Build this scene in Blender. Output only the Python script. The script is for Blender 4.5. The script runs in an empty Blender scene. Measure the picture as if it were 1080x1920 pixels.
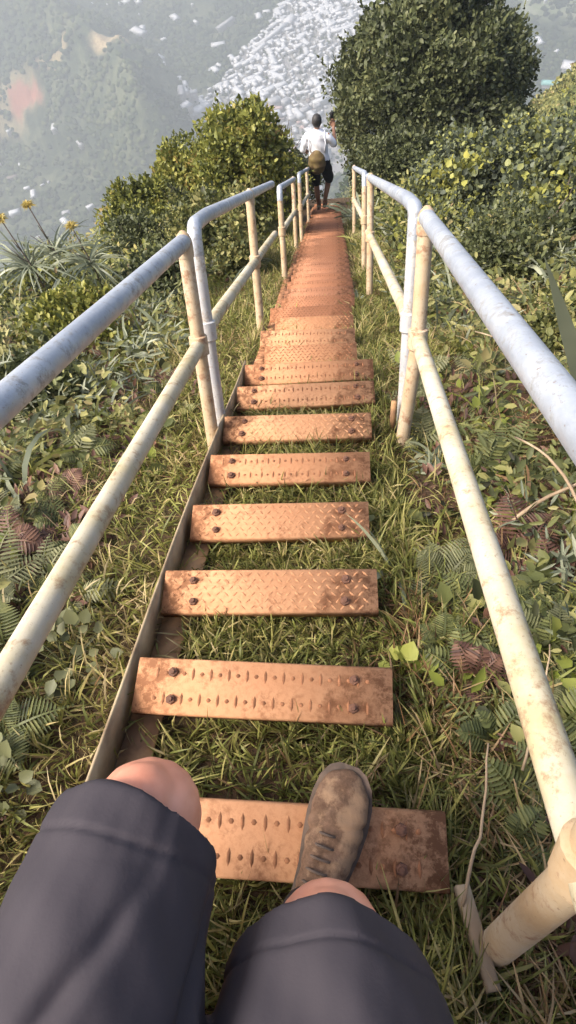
import bpy, math, random
import numpy as np
from mathutils import Vector, Matrix, Euler
rng = np.random.default_rng(11); random.seed(11)
sc = bpy.context.scene; col = sc.collection
R = math.radians; PI = math.pi
A = lambda *a: np.array(a, float)
def unit(v): return v / (np.linalg.norm(v, axis=-1, keepdims=True) + 1e-12)

# ------------------------------------------------------------------ basics
def mesh(name, V, F, mats, parent=None, loc=None, smooth=False, midx=None, mat4=None):
    """link vertices V and faces F (array n x 3 or n x 4, or a list of both) as ONE mesh object"""
    me = bpy.data.meshes.new(name)
    V = np.asarray(V, np.float32)
    Fs = [np.asarray(f, np.int32) for f in (F if isinstance(F, list) else [F]) if len(f)]
    me.vertices.add(len(V)); me.vertices.foreach_set('co', V.ravel())
    lv = np.concatenate([f.ravel() for f in Fs]); tot = np.concatenate([np.full(len(f), f.shape[1]) for f in Fs])
    me.loops.add(len(lv)); me.loops.foreach_set('vertex_index', lv.astype(np.int32))
    me.polygons.add(len(tot)); st = np.concatenate([[0], np.cumsum(tot)[:-1]]).astype(np.int32)
    me.polygons.foreach_set('loop_start', st)
    try: me.polygons.foreach_set('loop_total', tot.astype(np.int32))
    except Exception: pass
    if midx is not None: me.polygons.foreach_set('material_index', np.asarray(midx, np.int32))
    if smooth: me.polygons.foreach_set('use_smooth', np.ones(len(tot), bool))
    for m in (mats if isinstance(mats, (list, tuple)) else [mats]): me.materials.append(m)
    me.update(calc_edges=True); me.validate()
    o = bpy.data.objects.new(name, me); col.objects.link(o)
    if parent is not None: o.parent = parent
    if loc is not None: o.location = loc
    if mat4 is not None: o.matrix_local = mat4
    return o
def tag(o, label=None, cat=None, group=None, kind=None):
    if label: o['label'] = label
    if cat: o['category'] = cat
    if group: o['group'] = group
    if kind: o['kind'] = kind
    return o
def empty(name, loc=(0, 0, 0), rz=0):
    o = bpy.data.objects.new(name, None); col.objects.link(o); o.location = loc; o.rotation_euler = (0, 0, rz)
    o.empty_display_size = .1
    return o
def copy_tree(o, parent=None):
    c = o.copy(); col.objects.link(c)
    if parent is not None: c.parent = parent
    for ch in [x for x in bpy.data.objects if x.parent == o]: copy_tree(ch, c)
    return c
class MB:
    """collects solids into one mesh"""
    def __init__(s): s.V = []; s.Q = []; s.T = []; s.n = 0; s.mq = []; s.mt = []
    def add(s, V, Q=(), T=(), m=0):
        V = np.asarray(V, float)
        if len(Q): s.Q.append(np.asarray(Q) + s.n); s.mq += [m] * len(Q)
        if len(T): s.T.append(np.asarray(T) + s.n); s.mt += [m] * len(T)
        s.V.append(V); s.n += len(V)
    def box(s, lo, hi, M=None, m=0, ch=0):
        x0, y0, z0 = lo; x1, y1, z1 = hi
        if ch:   # chamfered top edges
            V = A([x0, y0, z0], [x1, y0, z0], [x1, y1, z0], [x0, y1, z0], [x0, y0, z1-ch], [x1, y0, z1-ch], [x1, y1, z1-ch], [x0, y1, z1-ch],
                  [x0+ch, y0+ch, z1], [x1-ch, y0+ch, z1], [x1-ch, y1-ch, z1], [x0+ch, y1-ch, z1])
            Q = [(0, 3, 2, 1), (0, 1, 5, 4), (1, 2, 6, 5), (2, 3, 7, 6), (3, 0, 4, 7), (4, 5, 9, 8), (5, 6, 10, 9), (6, 7, 11, 10), (7, 4, 8, 11), (8, 9, 10, 11)]
        else:
            V = A([x0, y0, z0], [x1, y0, z0], [x1, y1, z0], [x0, y1, z0], [x0, y0, z1], [x1, y0, z1], [x1, y1, z1], [x0, y1, z1])
            Q = [(0, 3, 2, 1), (4, 5, 6, 7), (0, 1, 5, 4), (1, 2, 6, 5), (2, 3, 7, 6), (3, 0, 4, 7)]
        if M is not None: V = V @ np.asarray(M)[:3, :3].T + np.asarray(M)[:3, 3]
        s.add(V, Q, m=m)
    def tube(s, pts, rad, n=12, m=0, caps=True, flat=None):
        P = np.asarray(pts, float); k = len(P); rad = np.broadcast_to(np.asarray(rad, float), (k,))
        T = unit(np.gradient(P, axis=0)); ref = A(0, 0, 1) if abs(T[0][2]) < .9 else A(1, 0, 0)
        u = unit(np.cross(T[0], ref)); V = []
        for i in range(k):
            u = unit(u - T[i] * np.dot(u, T[i])); w = np.cross(T[i], u)
            a = np.arange(n) * 2 * PI / n
            V.append(P[i] + rad[i] * (np.outer(np.cos(a), u) + np.outer(np.sin(a), w) * (flat or 1)))
        V = np.concatenate(V); Q = []
        for i in range(k - 1):
            for j in range(n): Q.append((i*n+j, i*n+(j+1) % n, (i+1)*n+(j+1) % n, (i+1)*n+j))
        Tt = []
        if caps:
            V = np.vstack([V, P[0], P[-1]]); c0, c1 = k*n, k*n+1
            for j in range(n): Tt += [(c0, (j+1) % n, j), (c1, (k-1)*n+j, (k-1)*n+(j+1) % n)]
        s.add(V, Q, Tt, m)
    def build(s, name, mats, parent=None, loc=None, smooth=False, mat4=None):
        F = []; mi = []
        if s.Q: F.append(np.concatenate(s.Q)); mi += s.mq
        if s.T: F.append(np.concatenate(s.T)); mi += s.mt
        return mesh(name, np.concatenate(s.V), F, mats, parent, loc, smooth, mi, mat4)
def smooth_angle(o, ang=40):
    me = o.data; me.polygons.foreach_set('use_smooth', np.ones(len(me.polygons), bool))
    try: me.set_sharp_from_angle(angle=R(ang))
    except Exception: pass
def fillet(pts, r, n=5):
    P = [np.asarray(p, float) for p in pts]; out = [P[0]]
    for i in range(1, len(P)-1):
        a = unit(P[i-1]-P[i]); b = unit(P[i+1]-P[i]); p0 = P[i]+a*r; p1 = P[i]+b*r
        for t in np.linspace(0, 1, n): out.append((1-t)**2*p0 + 2*t*(1-t)*P[i] + t*t*p1)
    out.append(P[-1]); return np.array(out)

# ------------------------------------------------------------------ materials
class NT:
    def __init__(s, name):
        s.m = bpy.data.materials.new(name); s.m.use_nodes = True; s.nt = s.m.node_tree; s.nt.nodes.clear()
        s.out = s.n('ShaderNodeOutputMaterial')
    def n(s, t, **k):
        x = s.nt.nodes.new(t)
        for a, b in k.items():
            if a.startswith('i_'): x.inputs[a[2:].replace('_', ' ')].default_value = b
            else: setattr(x, a, b)
        return x
    def l(s, a, b): s.nt.links.new(a, b)
    def noise(s, scale, detail=4, rough=.55, vec=None, coord='Object', sc3=None):
        tc = s.n('ShaderNodeTexCoord'); v = tc.outputs[coord]
        if sc3: mp = s.n('ShaderNodeMapping'); mp.inputs['Scale'].default_value = sc3; s.l(v, mp.inputs[0]); v = mp.outputs[0]
        x = s.n('ShaderNodeTexNoise'); x.inputs['Scale'].default_value = scale; x.inputs['Detail'].default_value = detail; x.inputs['Roughness'].default_value = rough
        s.l(v, x.inputs['Vector']); return x.outputs['Fac']
    def ramp(s, fac, stops, interp='LINEAR'):
        r = s.n('ShaderNodeValToRGB'); r.color_ramp.interpolation = interp; e = r.color_ramp.elements
        while len(e) < len(stops): e.new(.5)
        for el, (p, c) in zip(e, stops): el.position = p; el.color = (*c, 1) if len(c) == 3 else c
        s.l(fac, r.inputs[0]); return r.outputs[0]
    def mix(s, fac, a, b, mode='MIX'):
        x = s.n('ShaderNodeMix', data_type='RGBA', blend_type=mode)
        for k, v in ((0, fac), (6, a), (7, b)):
            if hasattr(v, 'is_output') or not isinstance(v, (int, float, tuple)): s.l(v, x.inputs[k])
            else: x.inputs[k].default_value = (*v, 1) if isinstance(v, tuple) else v
        return x.outputs[2]
    def math(s, op, a, b=None):
        x = s.n('ShaderNodeMath', operation=op)
        for k, v in ((0, a), (1, b)):
            if v is None: continue
            if isinstance(v, (int, float)): x.inputs[k].default_value = v
            else: s.l(v, x.inputs[k])
        return x.outputs[0]
    def bump(s, h, strength=.4, dist=.01):
        b = s.n('ShaderNodeBump'); b.inputs['Strength'].default_value = strength; b.inputs['Distance'].default_value = dist
        s.l(h, b.inputs['Height']); return b.outputs[0]
    def bsdf(s, color, rough=.6, metal=0, normal=None, spec=.5):
        p = s.n('ShaderNodeBsdfPrincipled')
        for k, v in (('Base Color', color), ('Roughness', rough), ('Metallic', metal), ('Specular IOR Level', spec)):
            if isinstance(v, tuple): p.inputs[k].default_value = (*v, 1)
            elif isinstance(v, (int, float)): p.inputs[k].default_value = v
            else: s.l(v, p.inputs[k])
        if normal is not None: s.l(normal, p.inputs['Normal'])
        return p.outputs[0]
    def done(s, sh): s.l(sh, s.out.inputs[0]); return s.m
def foliage(name, cols, trans=.3, rough=.5, patch=1.2, spec=.3):
    """leaf colours differ from leaf to leaf (random per island) and from patch to patch (noise)"""
    t = NT(name); g = t.n('ShaderNodeNewGeometry'); nz = t.noise(patch, 2)
    f = t.math('ADD', t.math('MULTIPLY', g.outputs['Random Per Island'], .6), t.math('MULTIPLY', t.math('SUBTRACT', nz, .3), 1.0))
    k = len(cols); c = t.ramp(f, [(.08 + .84*i/max(1, k-1), cc) for i, cc in enumerate(cols)])
    a = t.bsdf(c, rough, spec=spec); tr = t.n('ShaderNodeBsdfTranslucent'); t.l(c, tr.inputs[0])
    mx = t.n('ShaderNodeMixShader'); mx.inputs[0].default_value = trans; t.l(a, mx.inputs[1]); t.l(tr.outputs[0], mx.inputs[2])
    return t.done(mx.outputs[0])
def simple(name, c1, c2, scale=8, rough=.7, bump=.3, bd=.005, metal=0, detail=5, spec=.5, sc3=None, lo=.35, hi=.65):
    t = NT(name); nz = t.noise(scale, detail, sc3=sc3); c = t.ramp(nz, [(lo, c1), (hi, c2)])
    return t.done(t.bsdf(c, rough, metal, t.bump(nz, bump, bd) if bump else None, spec))

M = {}
M['grass'] = foliage('grass_blades', [(.17, .10, .05), (.10, .11, .03), (.19, .20, .05), (.31, .29, .085), (.45, .36, .16), (.52, .42, .24)], .35, patch=2.2)
M['grass_lush'] = foliage('lush_grass', [(.13, .15, .035), (.24, .26, .06), (.36, .35, .10), (.48, .43, .17)], .35, patch=2)
M['dry'] = foliage('dry_grass', [(.16, .075, .035), (.30, .19, .09), (.45, .33, .17), (.24, .14, .07)], .25)
M['herb'] = foliage('herb_leaves', [(.035, .035, .02), (.075, .085, .03), (.14, .155, .05), (.27, .26, .085), (.36, .33, .13), (.20, .12, .06)], .3, patch=1.6)
M['fern'] = foliage('fern_green', [(.05, .06, .025), (.12, .135, .045), (.24, .24, .085)], .3, patch=3)
M['fern_grey'] = foliage('fern_grey_green', [(.075, .08, .035), (.15, .155, .07), (.28, .27, .14)], .25, patch=3)
M['fern_red'] = foliage('fern_reddish_brown', [(.055, .028, .02), (.13, .065, .045), (.22, .12, .075)], .2, patch=3)
M['silver'] = foliage('silver_strap_leaves', [(.11, .13, .08), (.21, .23, .15), (.36, .37, .25)], .2, patch=3, rough=.4)
M['yellowgreen'] = foliage('yellow_green_leaves', [(.14, .18, .03), (.26, .29, .055), (.38, .38, .09)], .35, patch=3)
M['shrub'] = foliage('olive_shrub_leaves', [(.04, .045, .016), (.10, .115, .028), (.20, .21, .045), (.34, .33, .075), (.28, .18, .06)], .3, patch=1.6)
M['tree'] = foliage('dark_tree_leaves', [(.035, .042, .02), (.07, .08, .034), (.11, .125, .05), (.19, .19, .08)], .22, patch=1.2)
M['ohia'] = foliage('round_leaf_shrub', [(.04, .05, .035), (.09, .105, .07), (.16, .18, .09), (.30, .30, .07), (.42, .39, .09)], .25, patch=1.5)
M['petal'] = foliage('yellow_petals', [(.36, .25, .06), (.50, .40, .12), (.42, .38, .18)], .3)
M['wood'] = simple('bark', (.05, .035, .025), (.16, .12, .09), 14, .85, .6, .01, sc3=(1, 1, .3))
M['moss'] = simple('mossy_bark', (.07, .07, .02), (.22, .20, .05), 9, .95, .9, .03)
def soil():
    t = NT('soil'); a = t.noise(1.6, 6); b = t.noise(30, 6, .7)
    c = t.mix(t.ramp(a, [(.4, (0, 0, 0)), (.62, (1, 1, 1))]), (.055, .032, .018), (.035, .042, .012))
    c = t.mix(t.ramp(b, [(.3, (0, 0, 0)), (.7, (1, 1, 1))]), c, (.13, .075, .045))
    h = t.math('ADD', t.math('MULTIPLY', a, 2.0), b)
    return t.done(t.bsdf(c, .95, 0, t.bump(h, .8, .03), .2))
M['soil'] = soil()
def rust(name, base, hi, slots=False, mud=True):
    t = NT(name); a = t.noise(5, 6, .6, coord='Object'); b = t.noise(70, 4, .7)
    oi = t.n('ShaderNodeObjectInfo')
    c = t.mix(t.ramp(a, [(.3, (0, 0, 0)), (.7, (1, 1, 1))]), base, hi)
    c = t.mix(t.math('MULTIPLY', t.ramp(b, [(.45, (0, 0, 0)), (.75, (1, 1, 1))]), .45), c, (.20, .075, .03))
    st = t.noise(9, 8, .75)
    c = t.mix(t.ramp(st, [(.54, (0, 0, 0)), (.64, (.7, .7, .7))]), c, (.16, .07, .035))
    # dust and mud gather at the bolted ends of each tread
    tc = t.n('ShaderNodeTexCoord'); sp = t.n('ShaderNodeSeparateXYZ'); t.l(tc.outputs['Object'], sp.inputs[0])
    ax = t.math('ABSOLUTE', sp.outputs['X']); e = t.math('ADD', ax, t.math('MULTIPLY', t.math('SUBTRACT', st, .5), .55))
    if mud: c = t.mix(t.math('MULTIPLY', t.ramp(e, [(.16, (0, 0, 0)), (.26, (1, 1, 1))]), t.ramp(t.noise(26, 6, .75), [(.44, (.1, .1, .1)), (.54, (.95, .95, .95))])), c, (.10, .048, .025))
    v = t.mix(t.math('MULTIPLY', oi.outputs['Random'], .45), c, (.36, .15, .07))
    h = t.math('ADD', a, t.math('MULTIPLY', b, .5))
    return t.done(t.bsdf(v, .75, .0, t.bump(h, .45, .003), .12))
M['tread'] = rust('rust_dusted_tread', (.46, .235, .12), (.60, .34, .185))
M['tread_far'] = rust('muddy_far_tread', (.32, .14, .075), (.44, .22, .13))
M['slot'] = simple('slot_dirt', (.17, .07, .03), (.30, .13, .06), 60, .9, .3, .002)
M['bolt'] = simple('rusty_bolt', (.07, .03, .018), (.20, .09, .05), 50, .8, .5, .002)
M['stringer'] = simple('weathered_steel_stringer', (.14, .085, .045), (.42, .33, .20), 9, .6, .3, .004, metal=.15, lo=.3, hi=.7)
M['flange'] = simple('rusty_flange', (.22, .12, .06), (.48, .27, .12), 9, .8, .4, .004, lo=.4, hi=.6)
def pipe(name, a, b, c, metal, rough):
    t = NT(name); n1 = t.noise(4, 7, .7); n2 = t.noise(24, 6, .75); n3 = t.noise(90, 4, .7)
    k = t.mix(t.ramp(n1, [(.40, (0, 0, 0)), (.60, (1, 1, 1))]), a, b)
    k = t.mix(t.ramp(t.math('ADD', t.math('MULTIPLY', n2, .7), t.math('MULTIPLY', n1, .3)), [(.52, (0, 0, 0)), (.60, (.85, .85, .85))]), k, c)
    k = t.mix(t.ramp(n3, [(.62, (0, 0, 0)), (.70, (.7, .7, .7))]), k, (.20, .12, .07))
    h = t.math('ADD', n2, t.math('MULTIPLY', n3, .5)); rg = t.ramp(n2, [(.4, (rough,)*3), (.65, (min(1, rough+.35),)*3)])
    return t.done(t.bsdf(k, rg, metal, t.bump(h, .5, .002), .5))
M['rail_top'] = pipe('galvanised_top_rail', (.34, .37, .42), (.48, .51, .55), (.27, .26, .24), .4, .36)
M['rail_mid'] = pipe('chalky_cream_rail', (.50, .45, .34), (.42, .35, .20), (.27, .17, .095), .02, .7)
M['post_ochre'] = pipe('ochre_stained_post', (.46, .32, .18), (.52, .42, .29), (.29, .15, .08), .1, .65)
M['post_grey'] = pipe('galvanised_post', (.46, .46, .47), (.62, .60, .56), (.38, .30, .22), .3, .45)
M['skin'] = simple('skin', (.66, .25, .15), (.82, .41, .28), 16, .55, .25, .0012, detail=8, lo=.3, hi=.7, spec=.3)
M['skin_dark'] = simple('tanned_skin', (.30, .15, .09), (.36, .19, .12), 6, .5, 0)
def cloth(name, a, b, sc_=220):
    t = NT(name); n1 = t.noise(4, 4); n2 = t.noise(sc_, 2); c = t.ramp(n1, [(.3, a), (.7, b)])
    return t.done(t.bsdf(c, .8, 0, t.bump(n2, .25, .001), .25))
M['shorts'] = cloth('slate_shorts_fabric', (.040, .034, .040), (.056, .048, .055))
M['black'] = cloth('black_fabric', (.010, .010, .013), (.02, .02, .024))
M['white_tee'] = cloth('white_cotton', (.78, .78, .82), (.86, .86, .88))
M['tee_grey'] = cloth('grey_cotton', (.2, .2, .22), (.25, .25, .27))
M['hair'] = simple('dark_hair', (.012, .010, .010), (.03, .025, .022), 60, .6, .5, .003)
M['pack'] = simple('olive_brown_backpack', (.10, .06, .025), (.17, .12, .04), 10, .8, .4, .01)
t = NT('muddy_suede'); _a = t.noise(11, 6, .7); _b = t.noise(60, 5, .7); _c = t.mix(t.ramp(_b, [(.35, (0, 0, 0)), (.65, (1, 1, 1))]), (.10, .058, .036), (.18, .11, .072))
_c = t.mix(t.ramp(_a, [(.50, (0, 0, 0)), (.58, (.85, .85, .85))]), _c, (.28, .18, .11)); _c = t.mix(t.ramp(_a, [(.36, (.8, .8, .8)), (.44, (0, 0, 0))]), _c, (.07, .035, .022))
M['shoe'] = t.done(t.bsdf(_c, .95, 0, t.bump(t.math('ADD', _a, t.math('MULTIPLY', _b, .6)), .7, .004), .15))
M['shoe_grey'] = simple('grey_mesh_fabric', (.20, .17, .15), (.34, .30, .27), 60, .9, .4, .002)
M['sole'] = simple('worn_rubber', (.06, .045, .035), (.16, .11, .08), 20, .9, .3, .003)
M['phone'] = simple('phone_body', (.02, .02, .02), (.03, .03, .03), 5, .3, 0)
M['dirtwood'] = simple('weathered_plank', (.26, .18, .11), (.48, .37, .24), 12, .9, .5, .004, sc3=(1, .15, 1))

# ------------------------------------------------------------------ camera
CAM = A(0, .55, .9526)
CR = Matrix(((0.9955085985106222, 0.003878604929262161, 0.09459168417582481), (0.036060096107299544, 0.9083055764606633, -0.41675010406620683), (-0.0875345632316093, 0.4182892972504372, 0.9040861485752266)))
cd = bpy.data.cameras.new('camera'); cam = bpy.data.objects.new('camera', cd); col.objects.link(cam)
cam.matrix_world = Matrix.Translation(Vector(CAM)) @ CR.to_4x4()
cd.sensor_fit = 'HORIZONTAL'; cd.sensor_width = 36; cd.lens = 36*1084/1080; cd.clip_start = .02; cd.clip_end = 12000
sc.camera = cam

# ------------------------------------------------------------------ stair geometry: slope 30 deg, then 33.7 deg
T0 = 2.5; Y0 = T0*math.cos(R(30)); PSI = R(-1.0); S2 = R(33.7)
u1 = A(0, math.cos(R(30)), -math.sin(R(30))); n1 = A(0, math.sin(R(30)), math.cos(R(30))); r1 = A(1, 0, 0)
u2 = A(math.sin(PSI)*math.cos(S2), math.cos(PSI)*math.cos(S2), -math.sin(S2)); r2 = A(math.cos(PSI), -math.sin(PSI), 0); n2 = np.cross(r2, u2)
def S(t, X, h):
    if t < T0: return u1*t + r1*X + n1*h
    return u1*T0 + u2*(t-T0) + r2*X + n2*h
def wob(x, y, f, s=0):
    return (np.sin(x*f+1.3+s)*np.cos(y*f*1.13+.7*s) + .6*np.sin(x*f*2.3+y*f*1.7+2.1+s) + .4*np.sin(y*f*3.1-x*f*2.9+s*2))/2
def stair_x(y): return -np.maximum(0, y-Y0)*math.tan(R(1.0)) - .17
def plane_z(y):
    y = np.asarray(y, float)
    z = np.where(y < Y0, -y*math.tan(R(30)), -Y0*math.tan(R(30)) - (y-Y0)*math.tan(S2))
    return z - np.maximum(0, y-15.5)*.75
def gz(x, y):
    """ground height: the ridge falls away to the left, banks up a little to the right"""
    x = np.asarray(x, float); y = np.asarray(y, float); dx = x - stair_x(y); ad = np.abs(dx)
    z = plane_z(y) - .115
    z = z - .05*np.clip((ad-.35)/.3, 0, 1)*0 + .05*wob(x, y, 2.1)*np.clip((ad-.4)/.8, 0, 1) + .012*wob(x, y, 9) + .16*wob(x, y, 1.25, 5)*np.clip((ad-.9)/1.1, 0, 1)
    l = np.maximum(0, -dx-1.9); z = z - .16*l**1.7*np.clip(1, 0, 1) + 0*l
    z = np.where(-dx > 6, plane_z(y) - .115 - .16*4.1**1.7 - (-dx-6)*1.5, z)
    r = np.clip(dx-.8, 0, 5); z = z + .16*r - np.maximum(0, dx-5.8)**1.0*.9
    return z

# ------------------------------------------------------------------ ridge terrain
def grid(xs, ys, zf):
    X, Y = np.meshgrid(xs, ys); Z = zf(X, Y); V = np.stack([X, Y, Z], -1).reshape(-1, 3)
    nx, ny = len(xs), len(ys); i = np.arange(ny-1)[:, None]*nx + np.arange(nx-1)[None]; i = i.ravel()
    return V, np.stack([i, i+1, i+nx+1, i+nx], -1)
def geo(a, b, n): return np.geomspace(1, b-a+1, n) + a - 1
xs = np.concatenate([-geo(9, 420, 22)[::-1], np.arange(-8.9, 8.9, .09), geo(9, 420, 22)])
ys = np.concatenate([-geo(3, 300, 18)[::-1], np.arange(-2.95, 18, .09), geo(18.1, 560, 26)])
V, F = grid(xs, ys, lambda x, y: np.maximum(gz(x, y), -470+2*wob(x, y, .05)))
tag(mesh('ground', V, F, M['soil'], smooth=True), 'steep soil ridge under the staircase', kind='structure')

# ------------------------------------------------------------------ staircase
stair = empty('staircase', (-.17, 0, .0)); o0 = A(-.17, 0, 0)
tag(stair, 'long rust orange steel staircase running straight down the ridge', 'staircase')
def strip(offs, hs, thick_dir, name, mat, t0, t1, dt=.25):
    """sweep a small rectangle (X range offs, height range hs) down the stairs"""
    mb = MB(); ts = np.arange(t0, t1, dt); ts = np.unique(np.append(ts, [T0, t1])); Vv = []
    for t in ts:
        j = .006*math.sin(t*3.1)
        for X, h in ((offs[0], hs[0]), (offs[1], hs[0]), (offs[1], hs[1]), (offs[0], hs[1])): Vv.append(S(t, X+j, h)-o0)
    Q = []
    for i in range(len(ts)-1):
        for k in range(4): Q.append((i*4+k, i*4+(k+1) % 4, (i+1)*4+(k+1) % 4, (i+1)*4+k))
    Q += [(0, 3, 2, 1), (len(ts)*4-4, len(ts)*4-3, len(ts)*4-2, len(ts)*4-1)]
    mb.add(Vv, Q); return mb.build(name, mat, stair)
strip((-.519, -.512), (-.085, .024), 0, 'stringer', M['stringer'], -.9, 3.0)
strip((-.511, -.435), (-.085, -.078), 0, 'flange', M['flange'], -.9, 1.75)
strip((.176, .183), (-.18, -.10), 0, 'stringer', M['flange'], -.9, 15)
strip((-.50, -.44), (-.05, -.045), 0, 'flange', M['tread'], 4.6, 15)
def tread_mb(kind, w):
    """bent plate with lips front and back, raised grip pattern and short end walls"""
    mb = MB(); d = .064; h = .036; r = .005; th = .003
    prof = [(-d, -h), (-d, -r), (-d+r*.4, -r*.4), (-d+r, 0), (d-r, 0), (d-r*.4, -r*.4), (d, -r), (d, -h), (d-th, -h), (d-th, -th-r*.5), (-d+th, -th-r*.5), (-d+th, -h)]
    n = len(prof); V = [(x, y, z) for x in (-w, w) for y, z in prof]
    Q = [(i, (i+1) % n, n+(i+1) % n, n+i) for i in range(n)]
    capq = [(0, 1, 10, 11), (1, 2, 9, 10), (2, 3, 4, 9), (4, 5, 8, 9), (5, 6, 7, 8)]
    Q += [tuple(reversed(q)) for q in capq] + [tuple(n+i for i in q) for q in capq]
    mb.add(V, [tuple(reversed(q)) for q in Q])
    def lens(cx, cy, L, W, H, a, m):
        ca, sa = math.cos(a), math.sin(a); P = []
        for px, py, pz in ((-L, 0, -.0005), (-L*.4, -W, -.0005), (L*.4, -W, -.0005), (L, 0, -.0005), (L*.4, W, -.0005), (-L*.4, W, -.0005), (-L*.5, 0, H), (L*.5, 0, H)):
            P.append((cx+px*ca-py*sa, cy+px*sa+py*ca, pz+.0004))
        mb.add(P, [(1, 2, 7, 6), (5, 6, 7, 4)], [(0, 1, 6), (5, 0, 6), (2, 3, 7), (3, 4, 7)], m)
    if kind == 'slot':
        k = 0
        for cx in np.arange(-w+.05, w-.04, .0215):
            for row, cy in ((0, -.029), (1, .029)):
                if (k+row) % 2: lens(cx, cy, .0155, .0036, .003, PI/2, 1)
                else: lens(cx, cy, .0058, .0050, .003, 0, 1)
            k += 1
    else:
        for j, cy in enumerate(np.arange(-.048, .05, .0193)):
            for i, cx in enumerate(np.arange(-w+.03+(j % 2)*.0125, w-.02, .025)):
                lens(cx, cy, .0105, .0030, .0026, R(42) if (i+j) % 2 else R(-42), 1 if kind == 'dark' else 0)
    return mb
bolt_mb = MB(); bolt_mb.tube([(0, 0, -.002), (0, 0, .007), (0, 0, .0085)], [.012, .011, .007], 6); bolt_mb.tube([(0, 0, .008), (0, 0, .014)], [.006, .0055], 8)
kinds = {0: 'slot', 1: 'slot', 2: 'slot', 3: 'plate', 4: 'plate', 5: 'slot', 6: 'plate', 7: 'slot', 8: 'slot'}
tprotos = {}; bolt0 = None; TREADS = []
for k in range(-2, 44):
    t = .178 + .333*k; c = S(t, 0, 0); yaw = R(random.uniform(-1, 1)) if k > 2 else R([0, 0, 0, -.6, -1.2][k+2])
    if k in (7, 8): yaw = R(1.2)
    roll = R(random.uniform(-1.0, 1.0)) if k > 4 else 0
    X0, X1 = -.497+random.uniform(-.008, .008), .166+random.uniform(-.012, .006)
    X1 = {1: .185, 2: .11, 3: .09, 4: .078, 5: .095, 6: .115, 7: .15, 8: .16}.get(k, .095 if k < 13 else .125)
    if k >= 9: X0 = (-.49 if k in (10, 12) else -.43)+random.uniform(-.01, .01)
    kind = kinds.get(k, random.choice(['slot', 'plate', 'dark'])); w = round((X1-X0)/2, 2); key = (kind, w, k > 11)
    if key not in tprotos:
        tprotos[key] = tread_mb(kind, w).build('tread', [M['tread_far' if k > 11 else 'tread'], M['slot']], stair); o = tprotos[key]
    else:
        o = tprotos[key].copy(); col.objects.link(o); o.parent = stair
    r = r1 if t < T0 else r2; pos = c + r*((X0+X1)/2)
    o.matrix_local = Matrix.Translation(Vector(pos-o0)) @ Euler((R(random.uniform(-1.5, 1.5)), roll, (0 if t < T0 else -PSI)+yaw)).to_matrix().to_4x4()
    TREADS.append((pos, w))
    if k < 9:
        for sx in (-1, 1):
            for sy in (-1, 1):
                if bolt0 is None: b = bolt0 = bolt_mb.build('bolt', M['bolt'], o); smooth_angle(b, 30)
                else: b = bolt0.copy(); col.objects.link(b); b.parent = o
                b.location = (sx*(w-.085)+random.uniform(-.006, .006), sy*.031, .001); b.rotation_euler = (0, 0, random.random()*3)
                if k > 1 and random.random() < .3: b.scale = (1.2, 1.2, 1)
# ------------------------------------------------------------------ handrails
RR = .027
def handrail(name, label, X, posts, t_end, hm=.37, ht=.75, t_start=None, mats=('post_grey', 'post_ochre'), elbow_first=True, base=-.14, lean=None):
    """posts: list of t. the top rail bends down into the first post and runs to t_end"""
    rt = empty(name, S(posts[0], X, base)); o = A(*rt.location)
    tag(rt, label, 'handrail', 'pipe handrails beside the stairs')
    p0 = posts[0]; ts = t_start if t_start is not None else p0
    tt = [ts] + ([T0] if ts < T0 < t_end else []) + [t_end]
    top = [S(t, X, ht) - o for t in tt]
    if t_start is None: top = [S(p0, X, ht-.10)-o] + top; top = fillet(top, .055, 6)
    m = MB(); m.tube(top, RR, 14); q = m.build('top_rail', M['rail_top'], rt); smooth_angle(q, 50)
    m = MB(); m.tube([S(t, X, hm)-o for t in tt], RR, 14); q = m.build('mid_rail', M['rail_mid'], rt); smooth_angle(q, 50)
    for i, pt in enumerate(posts):
        last = abs(pt-t_end) < .05
        lx, lt = lean or (0, 0)
        topz = ht-.10 if (i == 0 and t_start is None) else ht-.0
        P = [S(pt+lt, X+lx, base), S(pt, X, hm-.02), S(pt, X, topz)]
        if last:   # elbow at the end of the top rail
            P = [S(pt+lt, X+lx, base), S(pt, X, hm-.02), S(pt, X, ht-.02)]
        m = MB(); m.tube([p-o for p in P], [.0275, .0265, .0265], 14)
        if last or i: 
            c = S(pt, X, ht)-o; n_ = 7
            m.tube([c + (n1*(-.05+.085*j/6)) for j in range(7)], [.030, .0305, .0305, .030, .028, .022, .008], 14)
        q = m.build('post', M[mats[1] if i or last else mats[0]], rt); smooth_angle(q, 50)
        c = S(pt, X, hm)-o; m = MB(); m.tube([c-n1*.038, c-n1*.034, c+n1*.034, c+n1*.038], [.030, .0355, .0355, .030], 16)
        q = m.build('collar', M[mats[0] if i == 0 else mats[1]], rt); smooth_angle(q, 40)
    return rt
handrail('handrail', 'near left pipe handrail leaving the picture at the left edge', -.545, [.16, 2.14], 2.14, .37, .735, t_start=-.8, mats=('post_grey', 'post_ochre'))
handrail('handrail', 'near right pipe handrail with cream lower rail leaving at the right edge', .275, [.33, 2.12], 2.12, .375, .775, t_start=-.8, mats=('post_ochre', 'post_ochre'), lean=(-.03, .07))
handrail('handrail', 'second left handrail with galvanised front post behind the ochre end post', -.535, [2.27, 3.95], 5.5, .385, .765)
handrail('handrail', 'second right handrail with tall bent front post close to the ochre post', .262, [2.32, 5.0], 5.3, .375, .775)
handrail('handrail', 'third left handrail, brown pipes above the narrow far treads', -.50, [5.85, 8.0], 8.2, .37, .72, mats=('post_ochre', 'post_ochre'))
handrail('handrail', 'third right handrail, short pipe frame in front of the dark tree', .27, [6.1, 9.0], 9.0, .40, .78, mats=('post_ochre', 'post_ochre'))
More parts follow.
